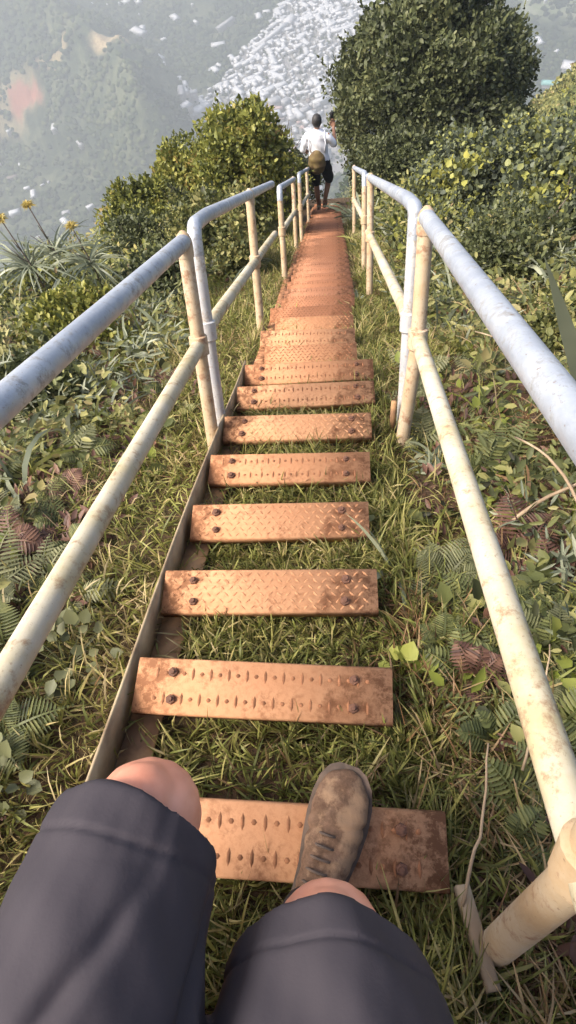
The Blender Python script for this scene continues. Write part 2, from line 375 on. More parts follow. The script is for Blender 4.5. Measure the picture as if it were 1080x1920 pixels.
handrail('handrail', 'farthest left handrail beside the hiker in the white shirt', -.46, [8.7, 11.5], 12.6, .37, .76, mats=('post_ochre', 'post_ochre'))
# stake of old conduit by the left post
m = MB(); m.tube([S(2.12, -.535, -.12), S(2.15, -.535, .05), S(2.13, -.54, .12)], [.013, .012, .012], 8); st_ = m.build('stake', M['post_grey']); tag(st_, 'short rusty stake beside the foot of the left ochre post', 'stake')
m = MB(); m.tube([S(2.30, .215, -.12), S(2.27, .215, .06)], [.013, .012], 8); st_ = m.build('stake', M['flange']); tag(st_, 'short grey stake between the right posts and the treads', 'stake')
m = MB(); m.box((-.012, -.075, 0), (.012, .07, .022), np.array(Matrix.Translation(Vector(S(.40, .215, -.05))) @ Euler((R(-18), R(12), R(8))).to_matrix().to_4x4()), ch=.004)
tag(m.build('plank_offcut', M['dirtwood']), 'weathered offcut of wood lying by the foot of the right rail post', 'plank')
m = MB(); m.box((-.03, -.10, 0), (.03, .08, .035), np.array(Matrix.Translation(Vector(S(.2, .2, -.06))) @ Euler((R(-25), R(5), R(14))).to_matrix().to_4x4()), ch=.005)
tag(m.build('plank_offcut', M['dirtwood']), 'pale block of wood in dry grass near the lower right corner', 'plank')
# ------------------------------------------------------------------ plant building blocks
def rvec(n): return unit(rng.normal(size=(n, 3)))
def ribbons(P0, D, L, W, droop, segs=3, fold=0, base=.55, twist=None):
    """tapered drooping blades; each blade is an island of its own"""
    n = len(P0); s = np.linspace(0, 1, segs+1)
    C = P0[:, None] + D[:, None]*(L[:, None]*s)[..., None]; C[..., 2] -= (droop*L)[:, None]*s**2
    T = unit(np.gradient(C, axis=1)); sd = twist if twist is not None else rvec(n)
    side = unit(np.cross(T, np.broadcast_to(sd[:, None], T.shape)))
    prof = np.interp(s, [0, .3, .7, 1], [base, 1, .72, .03]); w = (W[:, None]*prof*.5)[..., None]
    V = np.stack([C-side*w, C+side*w], 2).reshape(-1, 3)
    b = (np.arange(n)*(segs+1)*2)[:, None] + (np.arange(segs)*2)[None]; b = b.ravel()
    return V, np.stack([b, b+1, b+3, b+2], -1)
def leaves(P, D, N, L, W, cup=.12):
    """rounded leaves folded along the midrib, tip drooping"""
    sd = unit(np.cross(D, N)); n = len(P); N2 = unit(np.cross(sd, D)); L = L[:, None]; W = W[:, None]; c = N2*W*cup
    t = P+D*L-N2*L*.12; a1 = P+D*L*.28; a2 = P+D*L*.68-N2*L*.04
    V = np.stack([P, a1+sd*W*.48+c, a2+sd*W*.42+c, t, a2-sd*W*.42+c, a1-sd*W*.48+c], 1).reshape(-1, 3); i = np.arange(n)*6
    return V, np.concatenate([np.stack([i, i+1, i+2, i+3], -1), np.stack([i, i+3, i+4, i+5], -1)])
def join(parts):
    V = []; F = []; k = 0
    for v, f in parts: V.append(v); F.append(f+k); k += len(v)
    return np.concatenate(V), np.concatenate(F)
def up_ish(n, spread, bias=None):
    d = rng.normal(size=(n, 3))*spread; d[:, 2] = 1
    if bias is not None: d += bias
    return unit(d)
def noise2(x, y, f, s=0): return .5+.5*wob(x, y, f, s)
def fern(n, length, pin, curl=.7, spread=1.0, width=.3):
    """rosette of n fronds, each a stem with two rows of pinnae"""
    parts = []; K = 19
    for i in range(n):
        a = i*2.4+random.uniform(-.3, .3); L = length*random.uniform(.7, 1.1); el = random.uniform(.35, 1.0)/spread
        d = A(math.cos(a)*math.cos(el), math.sin(a)*math.cos(el), math.sin(el)); s = np.linspace(0, 1, K)
        Cn = d*(L*s)[:, None]; Cn[:, 2] -= curl*L*s**2*.75; T = unit(np.gradient(Cn, axis=0)); sd = unit(np.cross(T, A(0, 0, 1))); up = np.cross(sd, T)
        parts.append(ribbons(np.zeros((1, 3)), d[None], A(L), A(.006), A(curl*.75), 6, twist=A(0, 0, 1)[None]))
        wl = L*width*np.sin(np.clip(s*1.05+.12, 0, 1)*PI)**.8*(1-.25*s)
        for sg in (-1, 1):
            D = unit(sd*sg + T*.35 + up*.05 - A(0, 0, .12)); k = slice(2, K)
            parts.append(leaves(Cn[k], D[k], up[k], wl[k]+.004, np.full(K-2, L/K*pin*.62), .05))
    return join(parts)
def straps(n, L, W, droop=.5, spread=.5, segs=7):
    D = up_ish(n, spread); z = np.zeros((n, 3)); z[:, :2] = rng.normal(size=(n, 2))*.02
    return ribbons(z, D, L*rng.uniform(.6, 1.1, n), W*rng.uniform(.7, 1.1, n), droop*rng.uniform(.5, 1.4, n), segs, base=.8, twist=unit(np.cross(D, rvec(n)*A(1, 1, .1))))
def herb(n, h, lf, rad, round_=.7, layers=1):
    """leafy herb: leaves facing up around short stems"""
    a = rng.uniform(0, 2*PI, n); r = rad*np.sqrt(rng.uniform(0, 1, n)); P = np.stack([r*np.cos(a), r*np.sin(a), h*rng.uniform(.25, 1, n)*(1-.45*(r/rad)**2)], -1)
    D = unit(np.stack([np.cos(a), np.sin(a), rng.uniform(-.4, .5, n)], -1)+rng.normal(size=(n, 3))*.45); N = up_ish(n, .45)
    L = lf*rng.uniform(.6, 1.15, n); lv = leaves(P, D, N, L, L*round_, .1)
    st = ribbons(np.zeros((n, 3)), unit(P+1e-4), np.linalg.norm(P, axis=1), np.full(n, .004), np.zeros(n), 2)
    return join([lv, st])
def place(name, VF, mat, loc, label, cat, group=None, part='foliage', rz=None):
    o = mesh(name, VF[0], VF[1], mat, None, loc, True); o.rotation_euler = (0, 0, random.random()*6.28 if rz is None else rz)
    return tag(o, label, cat, group)
def G(x, y, dz=0): return (x, y, float(gz(x, y))+dz)

# ------------------------------------------------------------------ grass between and beside the treads (nobody could count it)
ty = np.array([p[1] for p, w in TREADS]); 
def scatter(n, x0, x1, y0, y1, keep):
    x = rng.uniform(x0, x1, n); y = y0 + (y1-y0)*rng.uniform(0, 1, n)**1.3; k = keep(x, y) > rng.uniform(0, 1, n); return x[k], y[k]
def grass(name, mat, n, x0, x1, y0, y1, keep, h, w, lean, label, droop=.7, segs=3):
    x, y = scatter(n, x0, x1, y0, y1, keep); cx = rng.normal(size=len(x))*.02
    # tuft the blades: pull roots toward tuft centres and fan them outward
    q = .055; ox = (np.floor(x/q)+.5+.3*np.sin(y*90))*q; oy = (np.floor(y/q)+.5+.3*np.cos(x*80))*q; fx, fy = x-ox, y-oy
    x2, y2 = ox+fx*.45, oy+fy*.45; P = np.stack([x2, y2, gz(x2, y2)-.008], -1); m = len(x)
    D = unit(np.stack([fx*18*lean+rng.normal(size=m)*.35*lean, fy*18*lean+rng.normal(size=m)*.35*lean, np.ones(m)], -1))
    sc_ = (1+.12*np.maximum(0, y-2)); L = h*rng.uniform(.45, 1.25, m)*(.6+.8*noise2(x, y, 3.3, 4))*sc_
    V, F = ribbons(P, D, L, w*rng.uniform(.6, 1.3, m)*sc_, droop*rng.uniform(.4, 1.5, m), segs)
    tag(mesh(name, V, F, mat, smooth=True), label, kind='stuff')
def in_stairs(x, y, m=0): d = x-stair_x(y); return (d > -.34-m) & (d < .34+m)
def tread_clear(x, y):
    i = np.clip(np.searchsorted(ty, y), 1, len(ty)-1); dd = np.minimum(np.abs(y-ty[i]), np.abs(y-ty[i-1])); return dd > .058
def k_gap(x, y): return in_stairs(x, y, -.02)*tread_clear(x, y)*np.where(y > 3.3, 0, 1)*np.clip(noise2(x, y, 4.5, 1)*1.9-.1, .25, 1)*np.where((x-stair_x(y) < -.25), .12, 1)
grass('grass', M['grass'], 130000, -.6, .3, -.25, 4, k_gap, .135, .0050, .9, 'short green and straw coloured grass growing up between the treads')
def k_side(x, y):
    d = np.abs(x-stair_x(y)); left = x < stair_x(y)
    return (d > .345)*np.where(left, np.exp(-np.maximum(0, d-.75)*1.5), np.exp(-np.maximum(0, d-.75)*1.5))*np.clip(noise2(x, y, 2.6, 7)*2.0-.15, .12, 1)*np.where((d > .66) & (y < 2.4), .4, 1)
grass('grass', M['grass'], 330000, -3.0, 3.2, -.3, 9, k_side, .165, .0055, .9, 'mixed green and dry grass on both banks of the stairs')
def k_lush(x, y): d = x-stair_x(y); return (((d < -.36) & (d > -1.25) & (y > .75)) | ((d > .36) & (d < .75)) | (noise2(x, y, 1.6, 3) > .62))*np.clip(noise2(x, y, 3.1, 9)*2.6-.8, 0, 1)
grass('grass', M['grass_lush'], 130000, -2.6, 2.6, -.3, 6, k_lush, .14, .0055, 1.0, 'bright yellow green grass clumps left of the stairs', .9)
def k_dry(x, y): d = np.abs(x-stair_x(y)); return (d > .34)*np.exp(-np.maximum(0, d-.5)*.9)*np.clip(noise2(x, y, 3.7, 12)*2.4-1.0, .03, 1)
grass('dry_grass', M['dry'], 90000, -2.6, 2.8, -.3, 6, k_dry, .17, .0040, 1.1, 'dry straw coloured grass and litter among the green', .9)
grass('dry_grass', M['dry'], 16000, .1, 1.1, -.3, 1.0, lambda x, y: (x-stair_x(y) > .3)*np.clip(noise2(x, y, 4.2, 17)*2.2-.5, .1, 1), .19, .0042, 1.3, 'matted straw at the lower right beside the lowest treads', .9)
# low undergrowth of small leafy herbs
def undergrowth(name, mat, n, x0, x1, y0, y1, keep, nl, h, rad, lf, label, rnd=.6):
    x, y = scatter(n, x0, x1, y0, y1, keep); m = len(x); sc_ = np.clip(.7+.11*y, .7, 2.2)
    C = np.stack([x, y, gz(x, y)], -1); c = np.repeat(np.arange(m), nl); k = len(c); S_ = (sc_*rng.uniform(.6, 1.3, m)*(.55+.9*noise2(x, y, 2.3, 14)))[c]
    a = rng.uniform(0, 2*PI, k); r = rad*S_*np.sqrt(rng.uniform(0, 1, k))
    P = C[c]+np.stack([r*np.cos(a), r*np.sin(a), h*S_*rng.uniform(.1, 1, k)*(1-.5*(r/(rad*S_))**2)], -1)
    D = unit(np.stack([np.cos(a), np.sin(a), rng.uniform(-.6, .9, k)], -1)+rng.normal(size=(k, 3))*.5); L = lf*sc_[c]*rng.uniform(.5, 1.5, k)
    V, F = leaves(P, D, up_ish(k, .6), L, L*rnd, .1)
    tag(mesh(name, V, F, mat, smooth=True), label, kind='stuff')
def k_over(x, y): d = x-stair_x(y); return (d > .26) & (d < .40)
grass('grass', M['grass'], 26000, -.1, .3, .2, 4.2, lambda x, y: k_over(x, y)*np.where(np.abs(y-.84) < .1, .3, 1), .17, .0052, 1.2, 'grass flopping over the right hand ends of the treads', .8)
def k_ug(x, y):
    d = x-stair_x(y); ad = np.abs(d); a = np.where(d < 0, np.clip((ad-.75)*1.6, 0, 1), np.clip((ad-.55)*2.2, 0, 1))
    return a*np.clip(noise2(x, y, 1.9, 5)*1.5-.1, .15, 1)*np.exp(-np.maximum(0, y-2)*.05)
undergrowth('undergrowth', M['herb'], 6000, -4.5, 4.2, -.2, 10.5, lambda x, y: k_ug(x, y)*np.clip(noise2(x, y, 1.7, 25)*2.4-.5, .05, 1), 34, .36, .13, .044, 'low tangle of small leafy herbs on the ridge sides', .42)
undergrowth('undergrowth', M['fern'], 5500, -4.5, 4.2, -.2, 10.5, lambda x, y: k_ug(x, y)*(noise2(x, y, 1.1, 8) > .45), 26, .28, .14, .055, 'dense green ground cover of narrow leaves', .26)
undergrowth('undergrowth', M['silver'], 3200, -4.5, 4.2, .3, 9, lambda x, y: k_ug(x, y)*(noise2(x, y, 1.4, 21) > .55), 20, .28, .15, .075, 'grey green drooping leaves in the ground cover', .16)
undergrowth('leaf_litter', M['fern_red'], 2600, -3.5, 3.5, -.2, 7, lambda x, y: k_ug(x, y)*.8, 10, .04, .10, .04, 'dead brown leaves lying under the plants', .4)
def tangle(name, mat, n, x0, x1, y0, y1, keep, nb, L, W, lean, droop, label, segs=4):
    x, y = scatter(n, x0, x1, y0, y1, keep); m = len(x); c = np.repeat(np.arange(m), nb); k = len(c); s_ = (np.clip(.75+.10*y, .75, 1.8)*rng.uniform(.6, 1.4, m))[c]
    P = np.stack([x, y, gz(x, y)+.01], -1)[c]+rng.normal(size=(k, 3))*A(.02, .02, .005); D = up_ish(k, lean); side = unit(np.cross(D, unit(rng.normal(size=(k, 3))*A(1, 1, .15))))
    V, F = ribbons(P, D, L*s_*rng.uniform(.5, 1.2, k), W*s_*rng.uniform(.6, 1.3, k), droop*rng.uniform(.5, 1.5, k), segs, base=.7, twist=side); tag(mesh(name, V, F, mat, smooth=True), label, kind='stuff')
tangle('undergrowth', M['silver'], 2600, -4.5, 4.2, .2, 9, lambda x, y: k_ug(x, y)*(noise2(x, y, 1.3, 33) > .42), 15, .34, .020, .9, .9, 'arching grey green straps tangled in the banks')
tangle('undergrowth', M['grass_lush'], 3200, -4.5, 4.2, .2, 9, lambda x, y: k_ug(x, y)*(noise2(x, y, 1.5, 41) > .4), 16, .30, .013, .9, .9, 'yellow green arching blades in the banks')
tangle('dry_grass', M['dry'], 3400, -4.2, 4.2, .1, 8, lambda x, y: k_ug(x, y)*(noise2(x, y, 1.7, 52) > .42), 9, .26, .0055, 1.0, .5, 'dead pale stalks sticking out of the banks')
tangle('undergrowth', M['yellowgreen'], 700, -4.2, 4.2, .3, 9, lambda x, y: k_ug(x, y)*(noise2(x, y, 1.9, 61) > .5), 12, .10, .03, .9, .6, 'bright broad leaves dotted through the banks', 3)
def fronds(name, mat, n, x0, x1, y0, y1, keep, per, L, label, K=13):
    """many small fern rosettes as one tangle"""
    x, y = scatter(n, x0, x1, y0, y1, keep); m = len(x); c = np.repeat(np.arange(m), per); k = len(c); s_ = (np.clip(.7+.10*y, .7, 1.6)*rng.uniform(.6, 1.4, m))[c]; Lk = L*s_*rng.uniform(.7, 1.15, k)
    a = rng.uniform(0, 2*PI, k); el = rng.uniform(.25, 1.15, k); d = np.stack([np.cos(a)*np.cos(el), np.sin(a)*np.cos(el), np.sin(el)], -1); s = np.linspace(0, 1, K); cu = rng.uniform(.35, .8, k)
    B0 = np.stack([x, y, gz(x, y)+.02], -1)[c]; Cn = B0[:, None]+d[:, None]*(Lk[:, None]*s)[..., None]; Cn[..., 2] -= (cu*Lk)[:, None]*s**2; T = unit(np.gradient(Cn, axis=1)); sd = unit(np.cross(T, A(0, 0, 1))); up = np.cross(sd, T)
    wl = Lk[:, None]*.26*np.sin(np.clip(s*.95+.1, 0, 1)*PI)[None]**.8*(1-.2*s); ps = [ribbons(B0, d, Lk, .006*s_, cu, 4, twist=np.tile(A(0, 0, 1), (k, 1)))]; q = slice(1, K)
    for sg in (-1, 1):
        D = unit(sd*sg+T*.4-A(0, 0, .15)); f = lambda v: v[:, q].reshape(-1, 3); w_ = (Lk[:, None]/K*.62*np.ones(K))[:, q].ravel(); ps.append(leaves(f(Cn), f(D), f(up), wl[:, q].ravel()+.003, w_, .05))
    V, F = join(ps); tag(mesh(name, V, F, mat, smooth=True), label, kind='stuff')
def k_near(x, y): d = x-stair_x(y); return np.where(d < 0, d < -.62, d > .47)*1.
for mt_, s_n, lb_ in (('fern_grey', 101, 'grey green fern fronds crowding the near rails'), ('fern', 113, 'mid green fern fronds crowding the near rails'), ('fern_red', 127, 'withered brown fronds lying by the near rails')):
    fronds('undergrowth', M[mt_], 420 if mt_ != 'fern_red' else 260, -1.7, 1.4, -.2, 2.6, lambda x, y: k_near(x, y)*np.clip(noise2(x, y, 2.4, s_n)*3-1.2, 0, 1), 6, .19, lb_, 13)
undergrowth('undergrowth', M['herb'], 420, -1.7, 1.4, -.2, 2.6, lambda x, y: k_near(x, y)*np.clip(noise2(x, y, 2.7, 131)*3-1.2, 0, 1), 16, .12, .08, .06, 'broad green herb leaves crowding the near rails', .7)
undergrowth('undergrowth', M['yellowgreen'], 90, -1.7, 1.4, -.2, 2.6, k_near, 8, .10, .05, .05, 'scattered yellow green leaves by the near rails', .7)
undergrowth('leaf_litter', M['fern_red'], 900, -1.7, 1.4, -.2, 2.6, k_near, 14, .03, .09, .045, 'curled dead leaves lying by the near rails', .4)
fronds('undergrowth', M['fern'], 900, -4.2, 4.0, -.1, 8.5, lambda x, y: k_ug(x, y)*np.clip(noise2(x, y, 1.2, 71)*3-1.1, 0, 1), 6, .24, 'tangle of small green fern fronds in the banks')
fronds('undergrowth', M['fern_grey'], 600, -4.2, 4.0, -.1, 8.5, lambda x, y: k_ug(x, y)*np.clip(noise2(x, y, 1.3, 81)*3-1.3, 0, 1), 6, .22, 'tangle of grey green fern fronds in the banks')
fronds('leaf_litter', M['fern_red'], 350, -3.5, 3.5, -.1, 7, lambda x, y: k_ug(x, y)*np.clip(noise2(x, y, 1.7, 91)*3-1.4, 0, 1), 6, .2, 'dead reddish fern fronds among the green', 11)
# far ground cover on the ridge shoulders
undergrowth('undergrowth', M['shrub'], 5200, -8.5, 9, 5.0, 17, lambda x, y: (np.abs(x-stair_x(y)) > .95)*1., 30, .24, .17, .05, 'scrubby low bushes covering the far shoulders of the ridge')

# ------------------------------------------------------------------ plants one can tell apart
for (x, y, n, L, mt, lab) in (
    (-1.06, 1.02, 9, .30, 'fern_grey', 'grey green fern at the left edge under the near lower rail'),
    (-.80, .62, 8, .20, 'fern', 'mid green fern at lower left, next to the stringer'),
    (-.92, .84, 7, .22, 'fern', 'fern with soft fronds between the grey fern and the stringer at left'),
    (-.78, .42, 8, .17, 'fern_red', 'withered red brown fern above the shorts at lower left'),
    (-.95, .36, 8, .22, 'fern_grey', 'pale fern low at the left picture edge'),
    (.30, 1.10, 9, .20, 'fern_grey', 'grey green fern left of the cream right rail beside the fourth tread'),
    (.40, .98, 8, .20, 'fern', 'fern under the right cream rail beside the third tread'),
    (.26, .88, 6, .15, 'fern', 'small fern in the grass right of the second tread'),
    (.56, 1.22, 8, .26, 'fern_red', 'dead purple brown fern right of the cream rail'),
    (.52, .86, 8, .22, 'fern_grey', 'dark grey green fern between the right cream rail and the picture edge'),
    (.48, .58, 7, .20, 'fern', 'fern in shade at the lower right behind the cream rail'),
    (-1.55, 2.25, 9, .34, 'fern', 'large fern between the two left rails near the picture edge'),
    (-1.50, 1.50, 8, .34, 'fern_red', 'brown fern in the shaded hollow left of the lower rail')):
    place('fern', fern(n, L, 1.0), M[mt], G(x, y, .02), lab, 'fern', 'ferns beside the stairs')
for (x, y, n, L, W, dr, sp, mt, lab) in (
    (-1.48, 2.15, 12, .34, .020, 1.0, .9, 'silver', 'pale strap leaved tuft hanging at left under the upper rail'),
    (.36, 1.68, 16, .24, .022, .8, .9, 'silver', 'silvery strap leaved tuft left of the cream rail beside the sixth tread'),
    (.14, 1.14, 4, .34, .020, .5, .35, 'silver', 'long single grey blades arching beside the fourth tread'),
    (.66, 1.45, 14, .34, .015, .9, 1.0, 'dry', 'tuft of dry arching straps right of the cream rail'),
    (1.30, 3.2, 18, .50, .035, 1.0, 1.1, 'silver', 'large silvery strap leaved clump behind the right upper rail'),
    (1.70, 4.0, 18, .60, .035, .9, .9, 'silver', 'drooping strap leaved clump at the right edge below the shrubs'),
    (.92, 2.05, 16, .36, .022, .9, .9, 'grass_lush', 'bright green strap tuft between the two right rails'),
    (.12, 4.05, 20, .34, .030, .9, 1.0, 'silver', 'dark flax like clump at the right end of the far treads'),
    (.35, 9.0, 26, .95, .05, .8, .9, 'silver', 'big grey green flax clump right of the path by the dark tree'),
    (.15, 10.3, 24, .9, .045, .8, .9, 'silver', 'flax clump leaning over the path beside the hiker'),
    (-.68, 1.80, 40, .16, .007, .8, .8, 'grass_lush', 'bright grass tuft beside the left stringer at the sixth tread'),
    (-.92, 1.38, 50, .18, .008, .9, .9, 'grass_lush', 'broad yellow green grass tuft left of the fifth tread'),
    (-.72, 1.05, 40, .15, .007, .9, .9, 'grass_lush', 'green grass tuft left of the fourth tread by the stringer'),
    (.24, .55, 46, .17, .004, .8, .9, 'dry', 'tangle of dead stalks at the right end of the lowest tread'),
    (.15, .34, 40, .16, .004, .9, .9, 'dry', 'dead grass tuft right of the knee at the bottom'),
    (.30, .20, 40, .16, .005, .9, .9, 'dry', 'dead grass tuft in the lower right corner')):
    place('strap_plant' if W > .01 else 'grass_tuft', straps(n, L, W, dr, sp), M[mt], G(x, y, .01), lab, 'plant' if W > .01 else 'grass tuft', 'strap leaved plants and tufts')
o = mesh('sword_leaf', *ribbons(A([0, 0, 0], [.02, .02, 0], [.03, -.02, 0]), unit(A([-.49, 0, 1], [-.1, .1, 1], [-.3, -.3, .9])), A(1.04, .7, .55), A(.06, .045, .035), A(.05, .4, .7), 9, base=.8, twist=A([.3, 1, 0], [1, 1, 0], [1, 0, 0])), M['silver'], None, G(.98, 1.80, -.0), True)
tag(o, 'tall upright sword shaped grey green leaf at the right edge', 'sword plant')
for (x, y, n, h, lf, rad, rd, mt, lab) in (
    (.145, .79, 14, .10, .05, .05, .9, 'yellowgreen', 'yellow green round leaved seedling at the right end of the second tread'),
    (.27, .72, 9, .09, .075, .06, .45, 'yellowgreen', 'lily like seedling with upright yellow green leaves right of the second tread'),
    (.50, .80, 16, .12, .05, .09, .8, 'yellowgreen', 'yellow green herb between the cream rail and the right edge'),
    (.50, 1.12, 22, .14, .07, .10, .8, 'herb', 'dark broad leaved herb right of the cream rail'),
    (-.74, .80, 40, .12, .045, .12, .8, 'fern_grey', 'low grey green broad leaved herb left of the stringer'),
    (-.76, .50, 40, .10, .045, .10, .9, 'fern_grey', 'scalloped broad leaved herb at the lower left'),
    (-.98, .56, 36, .12, .05, .12, .8, 'fern', 'green broad leaved herb by the left picture edge'),
    (.07, 1.30, 20, .07, .04, .07, .6, 'fern', 'low green leaves creeping over the right end of the fourth tread'),
    (.62, 1.05, 20, .13, .06, .10, .7, 'fern', 'leafy green herb at the right picture edge')):
    place('leafy_herb', herb(n, h, lf, rad, rd), M[mt], G(x, y, 0), lab, 'herb', 'broad leaved herbs')
def curvy(name, P0, P1, sag, r0, r1, mat, lab, cat, wig=.03):
    t = np.linspace(0, 1, 12)[:, None]; P0 = A(*P0); P1 = A(*P1); P = P0+(P1-P0)*t; P[:, 2] += sag*np.sin(t[:, 0]*PI); P += np.cumsum(rng.normal(size=(12, 3)), 0)*wig*.15
    m = MB(); m.tube(P-P0, np.linspace(r0, r1, 12), 7); o = m.build(name, M[mat], None, tuple(P0), True); return tag(o, lab, cat)
for a, b, s_, w_, lab in (((.72, 1.2, -.70), (.58, 1.62, -.78), .10, .006, 'pale curved dead stalk arching over dark ground right of the cream rail'),
        ((.50, 1.30, -.80), (.86, 1.45, -.62), .05, .007, 'straight pinkish dry stick leaning right of the cream rail'),
        ((.36, .58, -.36), (.42, .82, -.28), .03, .003, 'thin grey twig beside the lowest tread'),
        ((.95, 2.1, -1.15), (.65, 2.6, -1.35), .06, .006, 'brown stalk between the two right rails'),
        ((.20, .36, -.24), (.27, .62, -.20), .02, .0035, 'bleached stick lying at the right end of the lowest tread')):
    curvy('dead_stalk', a, b, s_, w_, w_*.5, 'dirtwood', lab, 'dry stick', .012)
# yellow thistle-like heads at the left
for (x, y, h, lab) in ((-2.42, 4.5, .42, 'yellow flowering thistle top against the hazy hillside'), (-2.36, 4.0, .36, 'orange yellow thistle top at the left picture edge'), (-2.05, 4.3, .30, 'small thistle with bare stems right of the yellow ones')):
    rt = empty('thistle', G(x, y)); z0 = -1.93 if y == 4.5 else (-1.66 if y == 4.0 else -1.98); H = z0 - rt.location.z; tag(rt, lab, 'thistle')
    m = MB(); m.tube([(0, 0, 0), (.02, 0, H*.5), (0, 0, H)], [.008, .006, .004], 6)
    for j in range(5): a = j*1.3; m.tube([(.01, 0, H*(.3+.1*j)), (.1*math.cos(a), .1*math.sin(a), H*(.5+.1*j))], [.004, .002], 5)
    m.build('stem', M['wood'], rt)
    D = up_ish(110, .9); V, F = ribbons(np.tile(A(0, 0, H), (110, 1))+D*.01, D, rng.uniform(.03, .075, 110), np.full(110, .011), np.full(110, .5), 2); mesh('flower_head', V, F, M['petal'], rt, smooth=True)
    V, F = straps(46, .55, .016, .6, 1.4, 6); V[:, 2] += H*.55; mesh('foliage', V, F, M['silver'], rt, smooth=True)

# ------------------------------------------------------------------ shrubs and the big tree
def shrub(name, loc, rx, ry, h, clumps, per, lf, mat, label, cat, group=None, trunk=True, flat=.55, lo=.12, crad=.26, bare=0, rnd=.6, inner=.25, stem='trunk', shape=None):
    rt = empty(name, loc); tag(rt, label, cat, group); cs = []
    for i in range(clumps):
        while True:
            d = unit(rng.normal(size=3)); 
            if d[2] > -.45: break
        k = rng.uniform(.62, 1) if i > clumps*inner else rng.uniform(.1, .6)
        c = A(d[0]*rx*k, d[1]*ry*k, h*(lo+(1-lo)*.5)+d[2]*h*(1-lo)*.5*k)
        if shape is not None: c = shape(c, h)
        cs.append(c)
    cs = np.array(cs); cr = crad*min(rx, ry)*rng.uniform(.55, 1.25, clumps)
    i = np.repeat(np.arange(clumps), per); n = len(i); d = unit(rng.normal(size=(n, 3))+A(0, 0, .35)); rr = cr[i]*rng.uniform(.45, 1.12, n)**.6
    P = cs[i]+d*rr[:, None]*A(1, 1, .85); P[:, 2] = np.maximum(P[:, 2], .02)
    D = unit(d*.7+rng.normal(size=(n, 3))*.6+A(0, 0, .2)); L = lf*rng.uniform(.5, 1.4, n)*rng.uniform(.7, 1.35, clumps)[np.repeat(np.arange(clumps), per)]
    V, F = leaves(P, D, unit(d+rng.normal(size=(n, 3))*.5), L, L*rnd, .08)
    ns = int(clumps*.9); i = rng.integers(clumps, size=ns); q = cs[i]-A(0, 0, h*.35); sd = unit(q+rng.normal(size=(ns, 3))*.35*np.linalg.norm(q, axis=1)[:, None]); sl = cr[i]*rng.uniform(.5, 1.0, ns); nl = 12
    j = np.repeat(np.arange(ns), nl); f = np.tile(np.linspace(0, 1, nl), ns); P2 = cs[i][j]+sd[j]*(cr[i][j]*.8+sl[j]*f)[:, None]; D2 = unit(sd[j]*.8+rng.normal(size=(len(j), 3))*.55); L2 = lf*rng.uniform(.7, 1.5, len(j))*(1.1-.5*f)
    P2[:, 2] = np.maximum(P2[:, 2], .03); V, F = join([(V, F), leaves(P2, D2, rvec(len(j)), L2, L2*rnd*.9, .08)])
    mesh('foliage', V, F, mat, rt, smooth=True)
    m = MB(); th = .035*h
    for j in range(min(clumps, 26)):
        e = cs[rng.integers(clumps)]; mid = e*A(.45, .45, .5)+rng.normal(size=3)*.04*h
        if j == 0: e = A(0, 0, h*.7); mid = A(.03, 0, h*.35)
        t = np.linspace(0, 1, 7)[:, None]; B = 2*t*(1-t)*mid+t*t*e; m.tube(B, np.linspace(th*(1 if j == 0 else .55), th*.12, 7), 6)
    m.build(stem, M['wood'], rt, smooth=True); return rt
shrub('olive_shrub', G(-1.62, 8.1, -.05), .86, .8, 1.95, 125, 150, .06, M['shrub'], 'tall olive yellow shrub behind the second left handrail', 'shrub', crad=.27, shape=lambda c, h: c*A(1.15-.55*c[2]/h, 1.15-.55*c[2]/h, 1)+A(.18*c[2], 0, 0))
shrub('olive_shrub', G(-2.75, 7.6, -.05), .62, .6, 1.0, 70, 140, .055, M['shrub'], 'low dark olive shrub left of the tall yellow one', 'shrub', crad=.3)
shrub('olive_shrub', G(-2.35, 8.5, -.05), .55, .6, 1.45, 60, 140, .055, M['shrub'], 'rounded shrub filling in behind the low left one', 'shrub', crad=.3)
shrub('olive_shrub', G(-1.35, 5.6, -.05), .50, .7, .8, 60, 150, .045, M['herb'], 'dark leafy bush under the second left handrail', 'shrub', crad=.34)
shrub('olive_shrub', G(-1.35, 10.6, -.05), .65, .8, 1.5, 80, 150, .05, M['shrub'], 'green shrub left of the hiker behind the handrail', 'shrub', crad=.3)
shrub('olive_shrub', G(-.95, 13.2, -.05), .5, .7, 1.3, 60, 130, .05, M['tree'], 'dim shrub beyond the hiker at the left of the path', 'shrub', crad=.3)
for (x, y, r, h, mt, lab) in ((-1.75, 3.2, .34, .38, 'shrub', 'knee high olive bush between the left rails, halfway to the ochre post'), (-2.5, 4.2, .42, .42, 'ohia', 'low yellow tipped bush left of the ochre post'),
        (-1.55, 4.4, .30, .42, 'tree', 'small dark bush left of the galvanised post'), (-3.2, 5.6, .45, .5, 'herb', 'loose low bush on the left shoulder below the thistles'), (-2.2, 5.8, .42, .6, 'tree', 'dark rounded bush in front of the low olive shrub'),
        (-1.6, 2.3, .26, .26, 'tree', 'dark little bush in the hollow left of the lower rail'), (1.25, 2.7, .30, .30, 'herb', 'knee high leafy bush right of the right upper rail'), (1.3, 4.3, .42, .55, 'tree', 'dark bush behind the right ochre post'),
        (2.1, 3.9, .40, .4, 'shrub', 'olive bush below the round leaved shrubs at the right'), (.95, 5.5, .34, .5, 'ohia', 'yellow tipped small bush right of the second right handrail'), (1.05, 1.6, .22, .22, 'tree', 'dark small bush in the gap between the right rails')):
    shrub('low_bush', G(x, y, -.03), r, r, h, 46, 90, .036, M[mt], lab, 'bush', 'low bushes in the banks', crad=.34)
